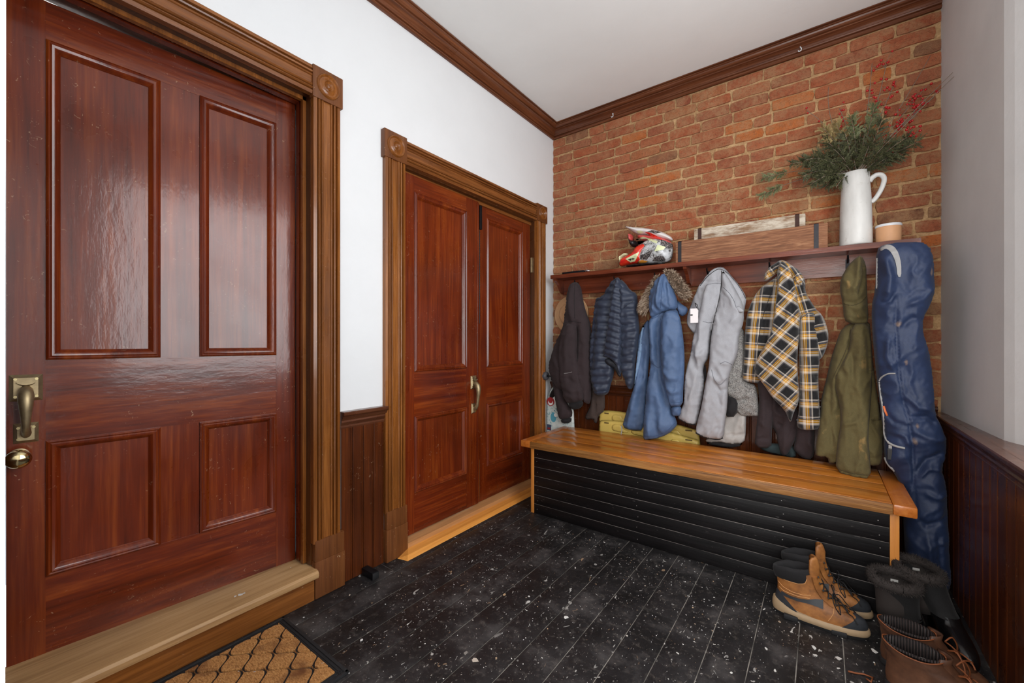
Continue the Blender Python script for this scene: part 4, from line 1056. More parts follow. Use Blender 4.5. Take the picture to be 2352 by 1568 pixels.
inflate('sleeve', [(930, 510), (1000, 490), (1045, 520), (1070, 650), (1085, 800), (1085, 950), (1075, 1100), (1072, 1215), (1000, 1225), (975, 1215), (950, 1120), (925, 1000), (905, 860), (905, 680), (910, 580)], T5, 2.885, 14, .05, M['blue'], g, .03, [([(930, 940), (980, 1000), (1060, 1010)], 5, .012), ([(945, 1060), (1010, 1110), (1070, 1100)], 5, .012), ([(925, 560), (1000, 545), (1050, 580)], 3, -.008), ([(1055, 600), (1070, 800), (1065, 1000)], 5, -.010), ([(960, 600), (950, 800), (980, 980)], 8, .010), ([(985, 1185), (1070, 1175)], 2.5, -.008)])
inflate('cuff', [(982, 1215), (1060, 1208), (1058, 1285), (1030, 1292), (990, 1290)], T5, 2.89, 6, .025, M['blue'], g, .02, (), 3)
zp = [onY(*T5(612, 1365), 2.94), onY(*T5(615, 1400), 2.93), onY(*T5(605, 1448), 2.925)]
MB().tube(zp, .004, 6).build('zip_end', M['zip'], g, True)
# fur
t = NT('brown_fur'); oi = t.n('ShaderNodeNewGeometry'); r_ = oi.outputs['Random Per Island']
t.P(Base_Color=t.ramp(r_, [(0, lin(84, 66, 52)), (.5, lin(138, 114, 94)), (1, lin(196, 176, 154))]), Roughness=.9); M['fur'] = t.mat
def fur(name, outline, tf, Yc, cxy, n, ln, mat, parent, depth=.05, wd=.0022, seed=3, droop=.25):
    rs = random.Random(seed); pts = [tf(*p) for p in outline]
    A = np.array(chaikin(pts, 2)); lo, hi = A.min(0), A.max(0); m = MB(); k = 0; cu_, cv_ = tf(*cxy)
    def inside(u, v):
        r = False
        for i in range(len(A)):
            (x0, y0), (x1, y1) = A[i], A[(i + 1) % len(A)]
            if (y0 > v) != (y1 > v) and u < (x1 - x0) * (v - y0) / (y1 - y0) + x0: r = not r
        return r
    while k < n:
        u = rs.uniform(lo[0], hi[0]); v = rs.uniform(lo[1], hi[1])
        if not inside(u, v): continue
        k += 1
        d_ = min(seg_dist(np.array([[u, v]]), A)[0][0] / 12, 1) if False else rs.random()
        p = onY(u, v, Yc - depth * rs.random())
        o_ = Vector((u - cu_, 0, -(v - cv_))).normalized()
        dr = (o_ + Vector((rs.uniform(-.6, .6), rs.uniform(-1.3, .2), rs.uniform(-.6, .6) - droop))).normalized()
        L = ln * rs.uniform(.6, 1.2); sd_ = dr.orthogonal().normalized() * wd; s2 = dr.cross(sd_).normalized() * wd
        q = p + dr * L * .5 + Vector((0, 0, -.1 * L)); e_ = p + dr * L + Vector((0, 0, -.35 * L))
        m.add([p + sd_, p - sd_, q + sd_ * .7, q - sd_ * .7, e_, p + s2, q + s2 * .6], [(0, 1, 3, 2), (2, 3, 4), (1, 5, 6, 3), (5, 0, 2, 6), (3, 6, 4), (6, 2, 4)])
    o = m.build(name, mat, parent); o['kind'] = 'stuff'; return o
FR = [(920, 200), (985, 200), (1040, 238), (1075, 290), (1118, 345), (1122, 380), (1090, 412), (1050, 410), (1020, 370), (985, 320), (950, 250)]
FL = [(890, 235), (855, 262), (842, 300), (806, 350), (776, 400), (745, 465), (752, 500), (800, 520), (825, 490), (828, 400), (845, 320), (900, 250)]
inflate('ruff_backing', FR, T5, 2.93, 8, .03, M['fur'], g, .02, (), 3); inflate('ruff_backing', FL, T5, 2.94, 8, .03, M['fur'], g, .02, (), 3)
fur('fur_trim', FR, T5, 2.925, (930, 420), 1900, .030, M['fur'], g); fur('fur_trim', FL, T5, 2.935, (920, 420), 1500, .030, M['fur'], g, seed=5)
seam(g, [[(925, 515), (980, 500), (1040, 520)], [(905, 560), (900, 700), (905, 900), (930, 1050)], [(785, 1440), (870, 1438), (950, 1405), (1010, 1345)], [(985, 1190), (1030, 1190), (1070, 1180)], [(840, 560), (880, 545), (925, 500)], [(930, 240), (915, 350), (905, 480)], [(835, 880), (880, 925), (905, 920)]], plain('blue_thread', lin(56, 76, 110), .8), T5)
rel(g)

# 4 grey softshell jacket
g = garment('softshell_jacket', 'light heather grey jacket with a white paper tag hanging in the middle', 'jacket', 1653, 612)
inflate('collar', [(340, 158), (375, 165), (420, 220), (480, 290), (528, 370), (515, 440), (500, 520), (480, 640), (300, 640), (180, 640), (125, 580), (110, 540), (120, 480), (150, 400), (170, 350), (205, 280), (260, 210), (300, 170)], T6, 2.955, 16, .06, M['grey'], g, .05, [([(255, 275), (350, 268)], 3, -.014), ([(180, 330), (260, 230), (340, 165)], 4, .014), ([(360, 300), (420, 370), (455, 440)], 4, -.014), ([(380, 180), (460, 280), (520, 375)], 4, .012)])
inflate('sleeve', [(250, 275), (330, 268), (350, 300), (335, 400), (305, 500), (276, 640), (270, 780), (222, 850), (238, 960), (218, 1080), (192, 1190), (178, 1255), (120, 1245), (45, 1205), (70, 1150), (95, 1090), (95, 980), (110, 860), (140, 760), (155, 650), (180, 560), (215, 400), (235, 310)], T6, 2.915, 15, .05, M['grey'], g, .03, [([(155, 730), (175, 800), (170, 850)], 5, -.018), ([(160, 780), (215, 770), (260, 720)], 5, .012), ([(240, 540), (300, 530)], 3, -.006), ([(180, 850), (210, 900), (228, 960)], 4, -.012), ([(250, 300), (235, 480), (200, 640)], 8, .012)])
inflate('front_panel', [(355, 175), (400, 230), (460, 330), (505, 420), (510, 540), (475, 620), (468, 760), (422, 860), (396, 960), (396, 1100), (376, 1250), (368, 1345), (320, 1358), (235, 1340), (170, 1310), (185, 1230), (215, 1120), (242, 960), (268, 840), (273, 700), (300, 520), (340, 360), (352, 280)], T6, 2.90, 15, .05, M['grey'], g, .03, [([(352, 190), (350, 330), (320, 480)], 4, -.016), ([(285, 880), (330, 950), (395, 920)], 5, .016), ([(300, 940), (350, 1020), (390, 1000)], 4, -.014), ([(320, 1020), (355, 1120)], 4, -.012), ([(360, 310), (420, 370), (450, 450)], 3, .012), ([(280, 860), (265, 1000), (230, 1250)], 8, .014), ([(330, 520), (400, 500)], 3, -.005), ([(350, 820), (420, 830)], 4, .010)])
inflate('epaulette', [(440, 440), (470, 425), (500, 450), (515, 470), (470, 480), (458, 455)], T6, 2.855, 3, .008, M['grey'], g, .006, (), 3)
MB().tube([onY(*T6(x, y), 2.852) for x, y in ((462, 435), (466, 455))], .003, 6).build('button', M['h_black'], g)
inflate('lining', [(195, 870), (240, 825), (252, 900), (236, 975)], T6, 2.925, 4, .004, M['plum_dark'], g, .01, (), 3)
a_ = onY(*T6(138, 448), 2.872); b_ = onY(*T6(192, 545), 2.872)
tg = MB().box(a_.x, b_.x, 2.870, 2.8715, b_.z, a_.z).build('paper_tag', plain('tag_paper', lin(236, 230, 230), .6), g); tg['label'] = 'white paper price tag'
c_ = onY(*T6(147, 492), 2.8690); MB().box(c_.x - .008, c_.x + .006, 2.8688, 2.870, c_.z - .004, c_.z + .004).build('tag_print', M['h_black'], tg)
MB().tube([onY(*T6(x, y), 2.87) for x, y in ((168, 408), (185, 420), (192, 455), (180, 440), (170, 410))], .0022, 6).build('tag_cord', M['h_black'], g)
seam(g, [[(205, 290), (260, 222), (330, 175), (385, 195), (430, 240), (485, 310), (520, 378)], [(353, 185), (352, 270), (335, 390), (302, 520), (275, 660), (270, 770)]], M['plum_dark'], T6, 'piping', .0022)
seam(g, [[(174, 1306), (235, 1335), (320, 1352), (362, 1342)], [(50, 1204), (118, 1240), (172, 1250)]], M['plum_dark'], T6, 'hem_trim', .005)
seam(g, [[(250, 285), (300, 272), (348, 274)], [(225, 535), (262, 545), (296, 540)], [(365, 300), (410, 345), (440, 395), (455, 440)], [(345, 830), (380, 815), (425, 835)], [(285, 870), (300, 930), (340, 975), (390, 930)]], plain('grey_thread', lin(112, 112, 118), .8), T6)
rel(g)
g = garment('sherpa_jacket', 'grey curly sherpa jacket mostly hidden behind the heather grey jacket', 'jacket', 1720, 760)
inflate('body', [(440, 560), (505, 570), (520, 700), (510, 900), (525, 960), (590, 970), (605, 1060), (617, 1180), (600, 1195), (460, 1190), (450, 1080), (380, 1060), (380, 900), (400, 760)], T6, 2.975, 12, .05, M['sherpa'], g, .03, [([(540, 1060), (470, 1080), (400, 1060)], 4, -.014)], 3.4, .008, crumple=.010)
inflate('pocket_panel', [(380, 1045), (470, 1072), (460, 1197), (370, 1197)], T6, 2.945, 7, .02, M['plum_dark'], g, .02)
rel(g)
g = garment('sweatshirt', 'pale grey sweatshirt hem showing below the sherpa jacket above the bench', 'sweatshirt', 1690, 965)
inflate('hem', [(370, 1100), (530, 1100), (524, 1205), (522, 1300), (510, 1382), (400, 1387), (360, 1372), (250, 1377), (240, 1350), (360, 1300)], T6, 2.995, 8, .025, M['grey_light'], g, .02, [([(380, 1318), (518, 1318)], 2.5, -.008)])
inflate('undershirt', [(255, 1360), (510, 1375), (470, 1405), (400, 1410), (250, 1385)], T6, 3.005, 5, .018, M['plum_dark'], g, .015)
rel(g)

# 5 plaid overshirt
g = garment('plaid_shirt', 'yellow, black and white plaid flannel shirt hanging right of the grey jacket', 'shirt', 1798, 600)
inflate('left_panel', [(745, 215), (700, 250), (640, 290), (600, 330), (560, 400), (530, 480), (515, 600), (510, 760), (500, 900), (500, 950), (560, 960), (620, 965), (660, 900), (700, 780), (720, 700), (740, 600), (750, 450), (770, 320)], T6, 2.955, 14, .055, M['plaid'], g, .04, [([(700, 260), (620, 420), (580, 620)], 6, .016), ([(740, 280), (660, 470), (630, 700)], 5, -.020), ([(560, 420), (540, 700)], 5, .010)], uvrot=-.08)
inflate('right_panel', [(850, 150), (900, 200), (930, 250), (935, 340), (975, 400), (1005, 450), (1050, 490), (1080, 560), (1098, 640), (1075, 740), (1040, 800), (1010, 800), (960, 800), (890, 620), (860, 400), (840, 260)], T6, 2.955, 14, .055, M['plaid'], g, .04, [([(900, 230), (920, 360), (990, 460)], 5, .014), ([(880, 240), (890, 380), (940, 480)], 5, -.016), ([(1010, 500), (1050, 640)], 5, .012)], uvrot=.25)
inflate('sleeve', [(890, 500), (960, 470), (1000, 480), (1015, 600), (1035, 800), (1022, 900), (1027, 1050), (1037, 1200), (1042, 1280), (960, 1292), (885, 1280), (872, 1240), (890, 1150), (893, 1000), (893, 850), (890, 700)], T6, 2.905, 13, .045, M['plaid'], g, .03, [([(900, 1205), (1038, 1200)], 2.5, -.010), ([(910, 900), (1010, 880)], 4, .010), ([(905, 1000), (1020, 990)], 4, .010), ([(930, 560), (940, 800)], 5, .010)], uvrot=.03)
inflate('front_panel', [(760, 118), (800, 130), (835, 200), (865, 300), (885, 420), (902, 520), (892, 640), (878, 760), (880, 900), (892, 1020), (888, 1100), (855, 1160), (832, 1242), (812, 1200), (790, 1150), (700, 1060), (650, 980), (570, 880), (600, 790), (680, 660), (715, 520), (730, 400), (745, 300), (735, 200)], T6, 2.89, 14, .05, M['plaid'], g, .03, [([(775, 140), (760, 320), (720, 520), (660, 720)], 6, .018), ([(800, 160), (830, 330), (850, 560)], 5, -.020), ([(810, 180), (800, 400), (780, 620)], 5, -.012), ([(840, 250), (870, 440), (880, 600)], 4, .014), ([(780, 880), (830, 860), (875, 830)], 3, -.018), ([(790, 850), (850, 845)], 4, .012)], uvrot=PI / 4 + .1)
inflate('collar', [(690, 155), (720, 138), (760, 110), (800, 118), (840, 150), (890, 182), (930, 240), (935, 300), (890, 300), (840, 230), (790, 190), (740, 200), (690, 240), (645, 262), (650, 205)], T6, 2.925, 7, .03, M['plaid'], g, .03, [([(650, 230), (720, 170), (790, 150)], 3, .010), ([(800, 140), (880, 200), (925, 270)], 3, .012)], 3, .01, (8, 30), uvrot=.5)
for x, y in ((880, 1218), (960, 1248)):
    p = onY(*T6(x, y), 2.862); MB().lathe([(0, 0), (.006, 0), (.006, .002), (0, .002)], p, 14, Matrix.Rotation(PI / 2, 4, 'X')).build('button', M['h_black'], g)
seam(g, [[(885, 1208), (960, 1216), (1036, 1206)], [(725, 240), (700, 330), (640, 500), (600, 700)], [(900, 520), (950, 485), (1000, 490)]], M['plum_dark'], T6)
rel(g)
g = garment('dark_hoodie', 'dark plum-grey hoodie hanging behind the plaid shirt above the bench', 'hoodie', 1800, 880)
inflate('sleeve', [(590, 900), (680, 900), (725, 1080), (708, 1200), (702, 1330), (697, 1417), (582, 1407), (590, 1300), (610, 1150), (615, 1050)], T6, 2.965, 9, .03, M['plum'], g, .02, [([(590, 1335), (700, 1345)], 2.5, -.008), ([(640, 1000), (650, 1300)], 5, .010)])
inflate('body', [(680, 1000), (790, 1100), (880, 1120), (888, 1260), (872, 1340), (842, 1400), (802, 1472), (765, 1462), (748, 1400), (730, 1300), (690, 1250)], T6, 2.985, 9, .03, M['plum'], g, .02, [([(740, 1240), (780, 1260)], 4, -.014), ([(800, 1180), (790, 1420)], 5, .012)])
inflate('sleeve', [(860, 1200), (995, 1200), (998, 1400), (988, 1492), (920, 1487), (880, 1452), (848, 1420), (870, 1330)], T6, 2.975, 9, .03, M['plum'], g, .02)
rel(g)
g = garment('teal_shirt', 'dark teal shirt hem peeking out under the dark hoodie', 'shirt', 1780, 1035)
inflate('hem', [(610, 1380), (760, 1380), (870, 1400), (870, 1490), (760, 1460), (700, 1450), (620, 1420)], T6, 3.01, 6, .015, fabric('dark_teal', lin(48, 62, 64), None, 500), g, .01)
rel(g)

# 6 olive coat
g = garment('olive_coat', 'olive green canvas coat with pointed hood hanging beside the navy bag', 'coat', 1975, 590)
inflate('body', [(180, 520), (260, 480), (335, 480), (345, 560), (352, 700), (380, 900), (400, 1030), (415, 1040), (412, 1280), (370, 1300), (320, 1290), (200, 1260), (110, 1290), (100, 1245), (50, 1245), (25, 1230), (60, 1000), (62, 930), (90, 820), (120, 690), (150, 600)], T7, 2.955, 16, .055, M['olive'], g, .04, [([(345, 1040), (408, 1032)], 2.5, -.012), ([(120, 820), (110, 950), (130, 1200)], 5, -.018), ([(200, 560), (150, 720), (110, 900)], 8, .014), ([(380, 920), (378, 1200)], 6, .010), ([(340, 1240), (410, 1240)], 2.5, -.008)], yfun=lambda u, v: -.13 * max(0, (v - 880) / 190) ** 1.3)
inflate('sleeve', [(230, 500), (330, 490), (348, 620), (352, 800), (342, 960), (327, 1120), (337, 1240), (347, 1367), (250, 1362), (145, 1330), (150, 1200), (175, 1060), (170, 960), (128, 812), (180, 720), (225, 640)], T7, 2.895, 15, .05, M['olive'], g, .03, [([(235, 660), (240, 720), (235, 800)], 4, -.012), ([(160, 750), (210, 690), (250, 560)], 6, .012), ([(130, 815), (165, 900), (175, 1000)], 4, -.016), ([(260, 560), (270, 760), (250, 1000)], 9, .012), ([(150, 1315), (345, 1345)], 2.5, -.006), ([(180, 1060), (260, 1040)], 5, .010), ([(320, 560), (335, 800)], 4, -.012)], yfun=lambda u, v: -.165 * max(0, (v - 880) / 218) ** 1.3)
inflate('hood', [(290, 112), (318, 165), (321, 260), (324, 350), (332, 490), (300, 505), (240, 500), (192, 480), (185, 380), (168, 310), (175, 240), (215, 170), (260, 125)], T7, 2.915, 14, .06, M['olive'], g, .05, [([(190, 380), (250, 385), (310, 340)], 3, -.014), ([(270, 150), (260, 260), (240, 340)], 5, .014), ([(300, 140), (295, 260), (270, 340)], 4, -.014), ([(200, 460), (260, 480), (330, 470)], 3, -.010), ([(210, 400), (260, 420), (310, 390)], 5, .010)])
seam(g, [[(192, 385), (240, 395), (290, 375), (318, 345)], [(200, 478), (250, 496), (325, 492)], [(150, 1312), (250, 1342), (344, 1350)], [(230, 520), (205, 640), (150, 760), (128, 810)], [(345, 1038), (380, 1040), (406, 1034)], [(285, 125), (292, 220), (270, 330)]], plain('olive_thread', lin(66, 57, 32), .8), T7)
rel(g)

# 7 snowboard bag
BGY = 2.765
smudge(M['bag'], [(tuple(onY(*T7(x, y), BGY - .08)), a, b) for x, y, a, b in ((498, 505, .03, .05), (542, 715, .022, .055), (592, 1160, .028, .05), (605, 1075, .02, .05), (690, 200, .012, .06))], lin(136, 112, 92))
bg_ = empty('snowboard_bag', (.40, 2.76, 0)); tag(bg_, 'tall navy padded snowboard bag leaning in the right corner, top folded over the shelf', 'bag')
out = [(375, 85), (410, 52), (520, 40), (620, 35), (668, 62), (692, 120), (698, 220), (705, 310), (680, 390), (635, 470), (635, 540), (660, 620), (680, 700), (695, 850), (705, 1010), (740, 1070), (768, 1150), (765, 1220), (735, 1310), (760, 1370), (770, 1480), (776, 1600), (782, 1760), (792, 1900), (785, 1990), (740, 2020), (640, 2010), (540, 1900), (525, 1600), (520, 1440), (480, 1340), (425, 1285), (415, 1200), (416, 1100), (402, 1030), (388, 900), (365, 700), (352, 560), (346, 400), (368, 310), (372, 200)]
inflate('bag_body', out, T7, BGY, 22, .085, M['bag'], bg_, .06, [
    ([(480, 300), (470, 480), (480, 700), (500, 880), (540, 1020), (560, 1160), (570, 1400), (590, 1560)], 2.5, -.012), ([(400, 395), (440, 380), (470, 330)], 4, -.02), ([(395, 120), (440, 240), (420, 360)], 9, .02),
    ([(690, 300), (620, 370), (520, 400)], 7, .018), ([(640, 480), (560, 470), (500, 520)], 6, -.014), ([(650, 600), (560, 640)], 6, .010), ([(520, 890), (600, 960), (690, 970)], 6, .014), ([(545, 1010), (640, 1010), (700, 1060)], 5, -.016),
    ([(560, 1080), (650, 1120), (760, 1140)], 7, .016), ([(730, 1210), (640, 1240), (580, 1320)], 6, -.018), ([(740, 1300), (650, 1290), (600, 1340)], 5, .014), ([(620, 1420), (700, 1450), (765, 1430)], 6, .014), ([(590, 1560), (640, 1600), (760, 1560)], 6, -.012),
    ([(430, 560), (420, 680), (460, 760)], 5, .012), ([(410, 980), (460, 1040), (540, 1060)], 5, -.012), ([(440, 1090), (520, 1110), (550, 1180)], 5, .014), ([(640, 1650), (660, 1800), (640, 1950)], 7, .014), ([(700, 1650), (720, 1850)], 6, -.012)],
    4.5, .010, (46, 70), .0022)
def strip(name, pts, mat, r, Yc, par, tf=T7, flat=.35):
    P = [onY(*tf(x, y), Yc) + Vector((0, dy, 0)) for x, y, dy in pts]
    return MB().tube(P, r, 8, sq=flat).build(name, mat, par, True)
BB = surface_of(list(bg_.children))
conform('handle_strap', [(392, 80), (412, 58), (440, 50), (475, 62), (500, 100), (515, 160), (515, 235), (494, 235), (488, 170), (472, 120), (448, 84), (425, 74), (402, 90)], T7, BB, M['zip'], bg_, .004, 2.0, 1, BGY)
def zipline(pts, dy):
    Q = smooth_path([Vector((x, y, 0)) for x, y in pts], 6); P = [drop_on(BB, *T7(p.x, p.y), .002, BGY) for p in Q]
    return MB().tube(P, .0055, 8, sq=.6).build('zip', M['zip'], bg_, True)
zipline([(380, 130), (379, 200), (378, 300)], .030)
zipline([(392, 820), (404, 800), (440, 780), (482, 778)], .080)
zipline([(392, 825), (398, 880), (410, 960), (418, 1040), (420, 1110), (432, 1150), (455, 1175)], .045)
zipline([(440, 1165), (480, 1185), (535, 1198)], .085)
zipline([(422, 1250), (438, 1285), (478, 1328)], .045)
p_ = drop_on(BB, *T7(452, 1180), .002, BGY)
m = MB(); m.box(p_.x - .006, p_.x + .006, p_.y - .006, p_.y, p_.z - .016, p_.z); m.build('zip_slider', M['zip'], bg_)
q_ = drop_on(BB, *T7(450, 1200), .002, BGY); r2 = drop_on(BB, *T7(448, 1262), .002, BGY)
MB().box(q_.x - .009, q_.x + .009, q_.y - .008, q_.y - .002, r2.z, q_.z, .002).build('zip_pull', M['h_black'], bg_)
MB().tube([drop_on(BB, *T7(x, y), .003, BGY) for x, y in ((416, 960), (425, 990), (436, 1015))], .006, 8, sq=.5).build('brand_loop', plain('orange_tab', lin(214, 110, 60), .6), bg_, True)
rel(bg_)
# ------------------------------------------------------------------ greenery in the pitcher
T8 = lambda x, y: (1700 + x / 2.904, 100 + y / 2.904)
def leaf_mat(name, cols, rough=.7):
    t = NT(name); r_ = t.n('ShaderNodeNewGeometry').outputs['Random Per Island']
    t.P(Base_Color=t.ramp(r_, [(i / (len(cols) - 1), c) for i, c in enumerate(cols)]), Roughness=rough); return t.mat
M['cedar'] = leaf_mat('cedar_green', [lin(38, 41, 24), lin(62, 66, 39), lin(98, 98, 62), lin(50, 46, 29)])
M['cedar_pale'] = leaf_mat('cedar_pale', [lin(92, 98, 62), lin(128, 130, 88), lin(106, 112, 78), lin(78, 86, 56)])
M['cedar_dry'] = leaf_mat('cedar_dry', [lin(140, 120, 76), lin(174, 150, 100), lin(118, 112, 70)])
M['twig'] = plain('grey_twig', lin(132, 118, 102), .8, 0, .3, 60)
M['berry'] = plain('red_berry', lin(168, 22, 24), .3)
def bez(a, b, c, n):
    return [a * (1 - t_) ** 2 + b * 2 * t_ * (1 - t_) + c * t_ * t_ for t_ in np.linspace(0, 1, n)]
mouth = Vector((PX, PY, PZ + .30))
rc = random.Random(21)
def cedar(tip, mid, label, mat, ytip, dens=1.0, spread=.075, first=.30, foliage_from=.35):
    a = Vector((mouth.x + rc.uniform(-.02, .02), mouth.y + rc.uniform(-.02, .02), mouth.z + .06)); b = onY(*T8(*mid), (PY + ytip) / 2); c = onY(*T8(*tip), ytip)
    rim = Vector((PX + max(-.04, min(.04, (b.x - PX) * .3)), PY + rc.uniform(-.03, .03), PZ + .40))
    P = [a, rim] + bez(rim, b, c, 14)[1:]
    e = empty('cedar_branch', rim); tag(e, label, 'branch', 'cedar branches in the pitcher')
    MB().tube(P, [.0026] * 2 + [.0024 - .0001 * i for i in range(13)], 5).build('stem', M['twig'], e, True)
    m = MB()
    L = sum((P[i + 1] - P[i]).length for i in range(1, len(P) - 1))
    nb = int(78 * dens * max(L, .12) / .3)
    for k in range(nb):
        s = foliage_from + (1 - foliage_from) * (k / nb); i = 1 + s * (len(P) - 2.01); i0 = int(i); p = P[i0].lerp(P[min(i0 + 1, len(P) - 1)], i - i0)
        tg_ = (P[min(i0 + 1, len(P) - 1)] - P[i0]).normalized()
        side = Vector((rc.uniform(-1, 1), rc.uniform(-1, .75), rc.uniform(-1, 1)))
        side = (side - tg_ * side.dot(tg_)).normalized()
        d = (tg_ * rc.uniform(.4, 1.0) + side * rc.uniform(.5, 1.0)).normalized()
        bl = spread * rc.uniform(.5, 1.1) * (1.15 - .55 * s)
        nrm_ = d.cross(side).normalized(); sd_ = d.cross(nrm_).normalized()
        steps = max(5, int(bl / .0055))
        q = p.copy(); dd = d.copy()
        for j in range(steps):
            f_ = j / steps
            dd = (dd + Vector((0, 0, -.035))).normalized(); q = q + dd * (bl / steps)
            if q.y > 3.085: q.y = 3.085
            for sg in (-1, 1, 0):
                ld = (dd + sd_ * sg * rc.uniform(.6, 1.1) + nrm_ * rc.uniform(-.35, .35)).normalized()
                ll = rc.uniform(.007, .014) * (1.1 - .6 * f_); wv = ld.cross(nrm_ + Vector((.01, .02, .03))).normalized() * ll * .17
                m.add([q, q + ld * ll * .45 + wv, q + ld * ll, q + ld * ll * .45 - wv], [(0, 1, 2, 3)])
    m.build('foliage', mat, e)
    rel(e)
lab = 'dark green cedar branch in the bunch filling the white pitcher'
for tip, mid in (((345, 800), (560, 760)), ((420, 885), (600, 800)), ((470, 940), (620, 830)), ((570, 955), (660, 840)), ((640, 960), (700, 860)), ((520, 740), (640, 760)), ((560, 640), (680, 720)), ((430, 780), (580, 720)), ((700, 600), (740, 720)), ((620, 700), (700, 760)),
                 ((800, 560), (800, 700)), ((950, 500), (880, 680)), ((1000, 640), (900, 740)), ((1120, 620), (960, 720)), ((1190, 655), (1000, 740)), ((1090, 735), (960, 780)), ((990, 790), (900, 800)), ((860, 680), (830, 760)), ((760, 780), (770, 820)), ((690, 800), (730, 830)), ((900, 790), (860, 820)), ((500, 850), (640, 780)), ((1060, 690), (930, 740)), ((780, 660), (780, 740)), ((600, 900), (680, 800)), ((520, 920), (640, 790)), ((650, 880), (700, 820)), ((460, 830), (600, 760))):
    cedar(tip, mid, lab, M['cedar'], rc.uniform(2.86, 3.02), 1.0)
cedar((900, 405), (850, 600), 'tall pale cedar branch rising highest from the pitcher', M['cedar_pale'], 3.0, .9, .06, foliage_from=.5)
cedar((740, 490), (780, 640), 'pale cedar branch rising just left of the pitcher centre', M['cedar_pale'], 2.97, .9, .06, foliage_from=.55)
cedar((550, 560), (660, 660), 'dried tan-tipped cedar branch on the upper left of the bunch', M['cedar_dry'], 2.96, .8, .07, foliage_from=.6)
cedar((640, 530), (700, 660), 'dried yellowish cedar branch above the pitcher left of the pale one', M['cedar_dry'], 3.0, .8, .06, foliage_from=.6)
cedar((150, 900), (470, 800), 'long pale cedar branch drooping far left, upper of two', M['cedar_pale'], 3.02, .5, .06, foliage_from=.72)
cedar((140, 1015), (440, 850), 'long pale cedar branch drooping far left, lower of two', M['cedar_pale'], 3.0, .5, .06, foliage_from=.74)
# berry twigs
def berry(tip, mid, label, nbr, y, frac=.55):
    rim = Vector((PX + rc.uniform(-.02, .03), PY + rc.uniform(-.03, .03), PZ + .39)); b = onY(*T8(*mid), (PY + y) / 2); c = onY(*T8(*tip), y)
    P = [rim + Vector((0, 0, -.1))] + bez(rim, b, c, 16)
    e = empty('berry_twig', rim); tag(e, label, 'twig', 'berry twigs in the pitcher')
    m = MB(); m.tube(P, [.0024 - .00007 * i for i in range(len(P))], 5)
    mb = MB()
    for k in range(nbr):
        i = 1 + (frac + (1 - frac) * rc.random()) * (len(P) - 2.01); i0 = int(i); p = P[i0].lerp(P[i0 + 1], i - i0)
        q = p + Vector((rc.uniform(-.03, .03), rc.uniform(-.02, .012), rc.uniform(-.02, .035)))
        if q.y > 3.09: q.y = 3.09
        m.tube([p, (p + q) / 2 + Vector((0, 0, .004)), q], .0009, 4)
        r = rc.uniform(.0052, .0074)
        mb.lathe([(0, -r), (r * .75, -r * .6), (r, 0), (r * .75, r * .6), (0, r)], q, 8)
    m.build('stem', M['twig'], e, True)
    if nbr: mb.build('berry', M['berry'], e, True)['kind'] = 'stuff'
    rel(e)
for tip, mid, n_, y, lb_ in (((1290, 360), (1000, 600), 26, 3.0, 'berry twig with red berries reaching right towards the corner'), ((1230, 300), (1040, 520), 22, 3.03, 'berry twig with red berries second from the corner'),
                        ((1040, 250), (930, 480), 18, 3.04, 'upright berry twig with red berries above the greens'), ((980, 110), (930, 400), 12, 3.05, 'tallest upright berry twig above the greens'), ((880, 130), (860, 420), 8, 3.05, 'thin upright berry twig left of the tallest one'),
                        ((1190, 590), (1020, 640), 16, 2.98, 'low berry twig with red berries at the right of the greens'), ((1180, 480), (980, 600), 16, 3.0, 'berry twig with red berries midway to the corner'), ((660, 430), (740, 600), 12, 3.03, 'berry twig with red berries leaning left above the greens'),
                        ((440, 445), (640, 560), 5, 3.04, 'sparse berry twig reaching furthest left'), ((1090, 715), (960, 690), 10, 2.93, 'short berry twig with red berries in front of the greens')):
    berry(tip, mid, lb_, n_, y)
for tip, mid, y, lb_ in (((1440, 172), (1100, 500), 2.92, 'long bare twig crossing in front of the grey wall, upper of two'), ((1445, 203), (1110, 520), 2.90, 'long bare twig crossing in front of the grey wall, lower of two'), ((590, 290), (560, 560), 3.05, 'thin bare twig rising at the left of the greens'), ((1270, 80), (1000, 560), 3.05, 'thin bare twig rising steeply towards the crown moulding')):
    berry(tip, mid, lb_, 0, y)

# ------------------------------------------------------------------ footwear
def slice_ring(xr, xf, w, z, n=36, sq=.85, heel=.84, tilt=0.0, skew=0.0):
    r = []
    for k in range(n):
        a = 2 * PI * k / n; c, s = math.cos(a), math.sin(a)
        x = (xr + xf) / 2 + (xf - xr) / 2 * math.copysign(abs(c) ** sq, c)
        f_ = (x - xr) / max(xf - xr, 1e-6)
        ww = w * (heel + (1 - heel) * min(1, f_ * 1.6))
        r.append(Vector((x, ww * math.copysign(abs(s) ** .9, s) + skew * f_, z + tilt * (x - xr))))
    return r
def lerp_tab(tab, z):
    for (z0, *a), (z1, *b) in zip(tab[:-1], tab[1:]):
        if z <= z1: t_ = 0 if z1 == z0 else max(0, (z - z0) / (z1 - z0)); return [p + (q - p) * t_ for p, q in zip(a, b)]
    return list(tab[-1][1:])
def place(e, o=None):
    pass
def boot_upper(tab, z0, z1, rows, grow=0.0, **k):
    R = []
    for z in np.linspace(z0, z1, rows):
        xr, xf, w = lerp_tab(tab, z); R.append(slice_ring(xr - grow, xf + grow, w + grow, z, **k))
    return R
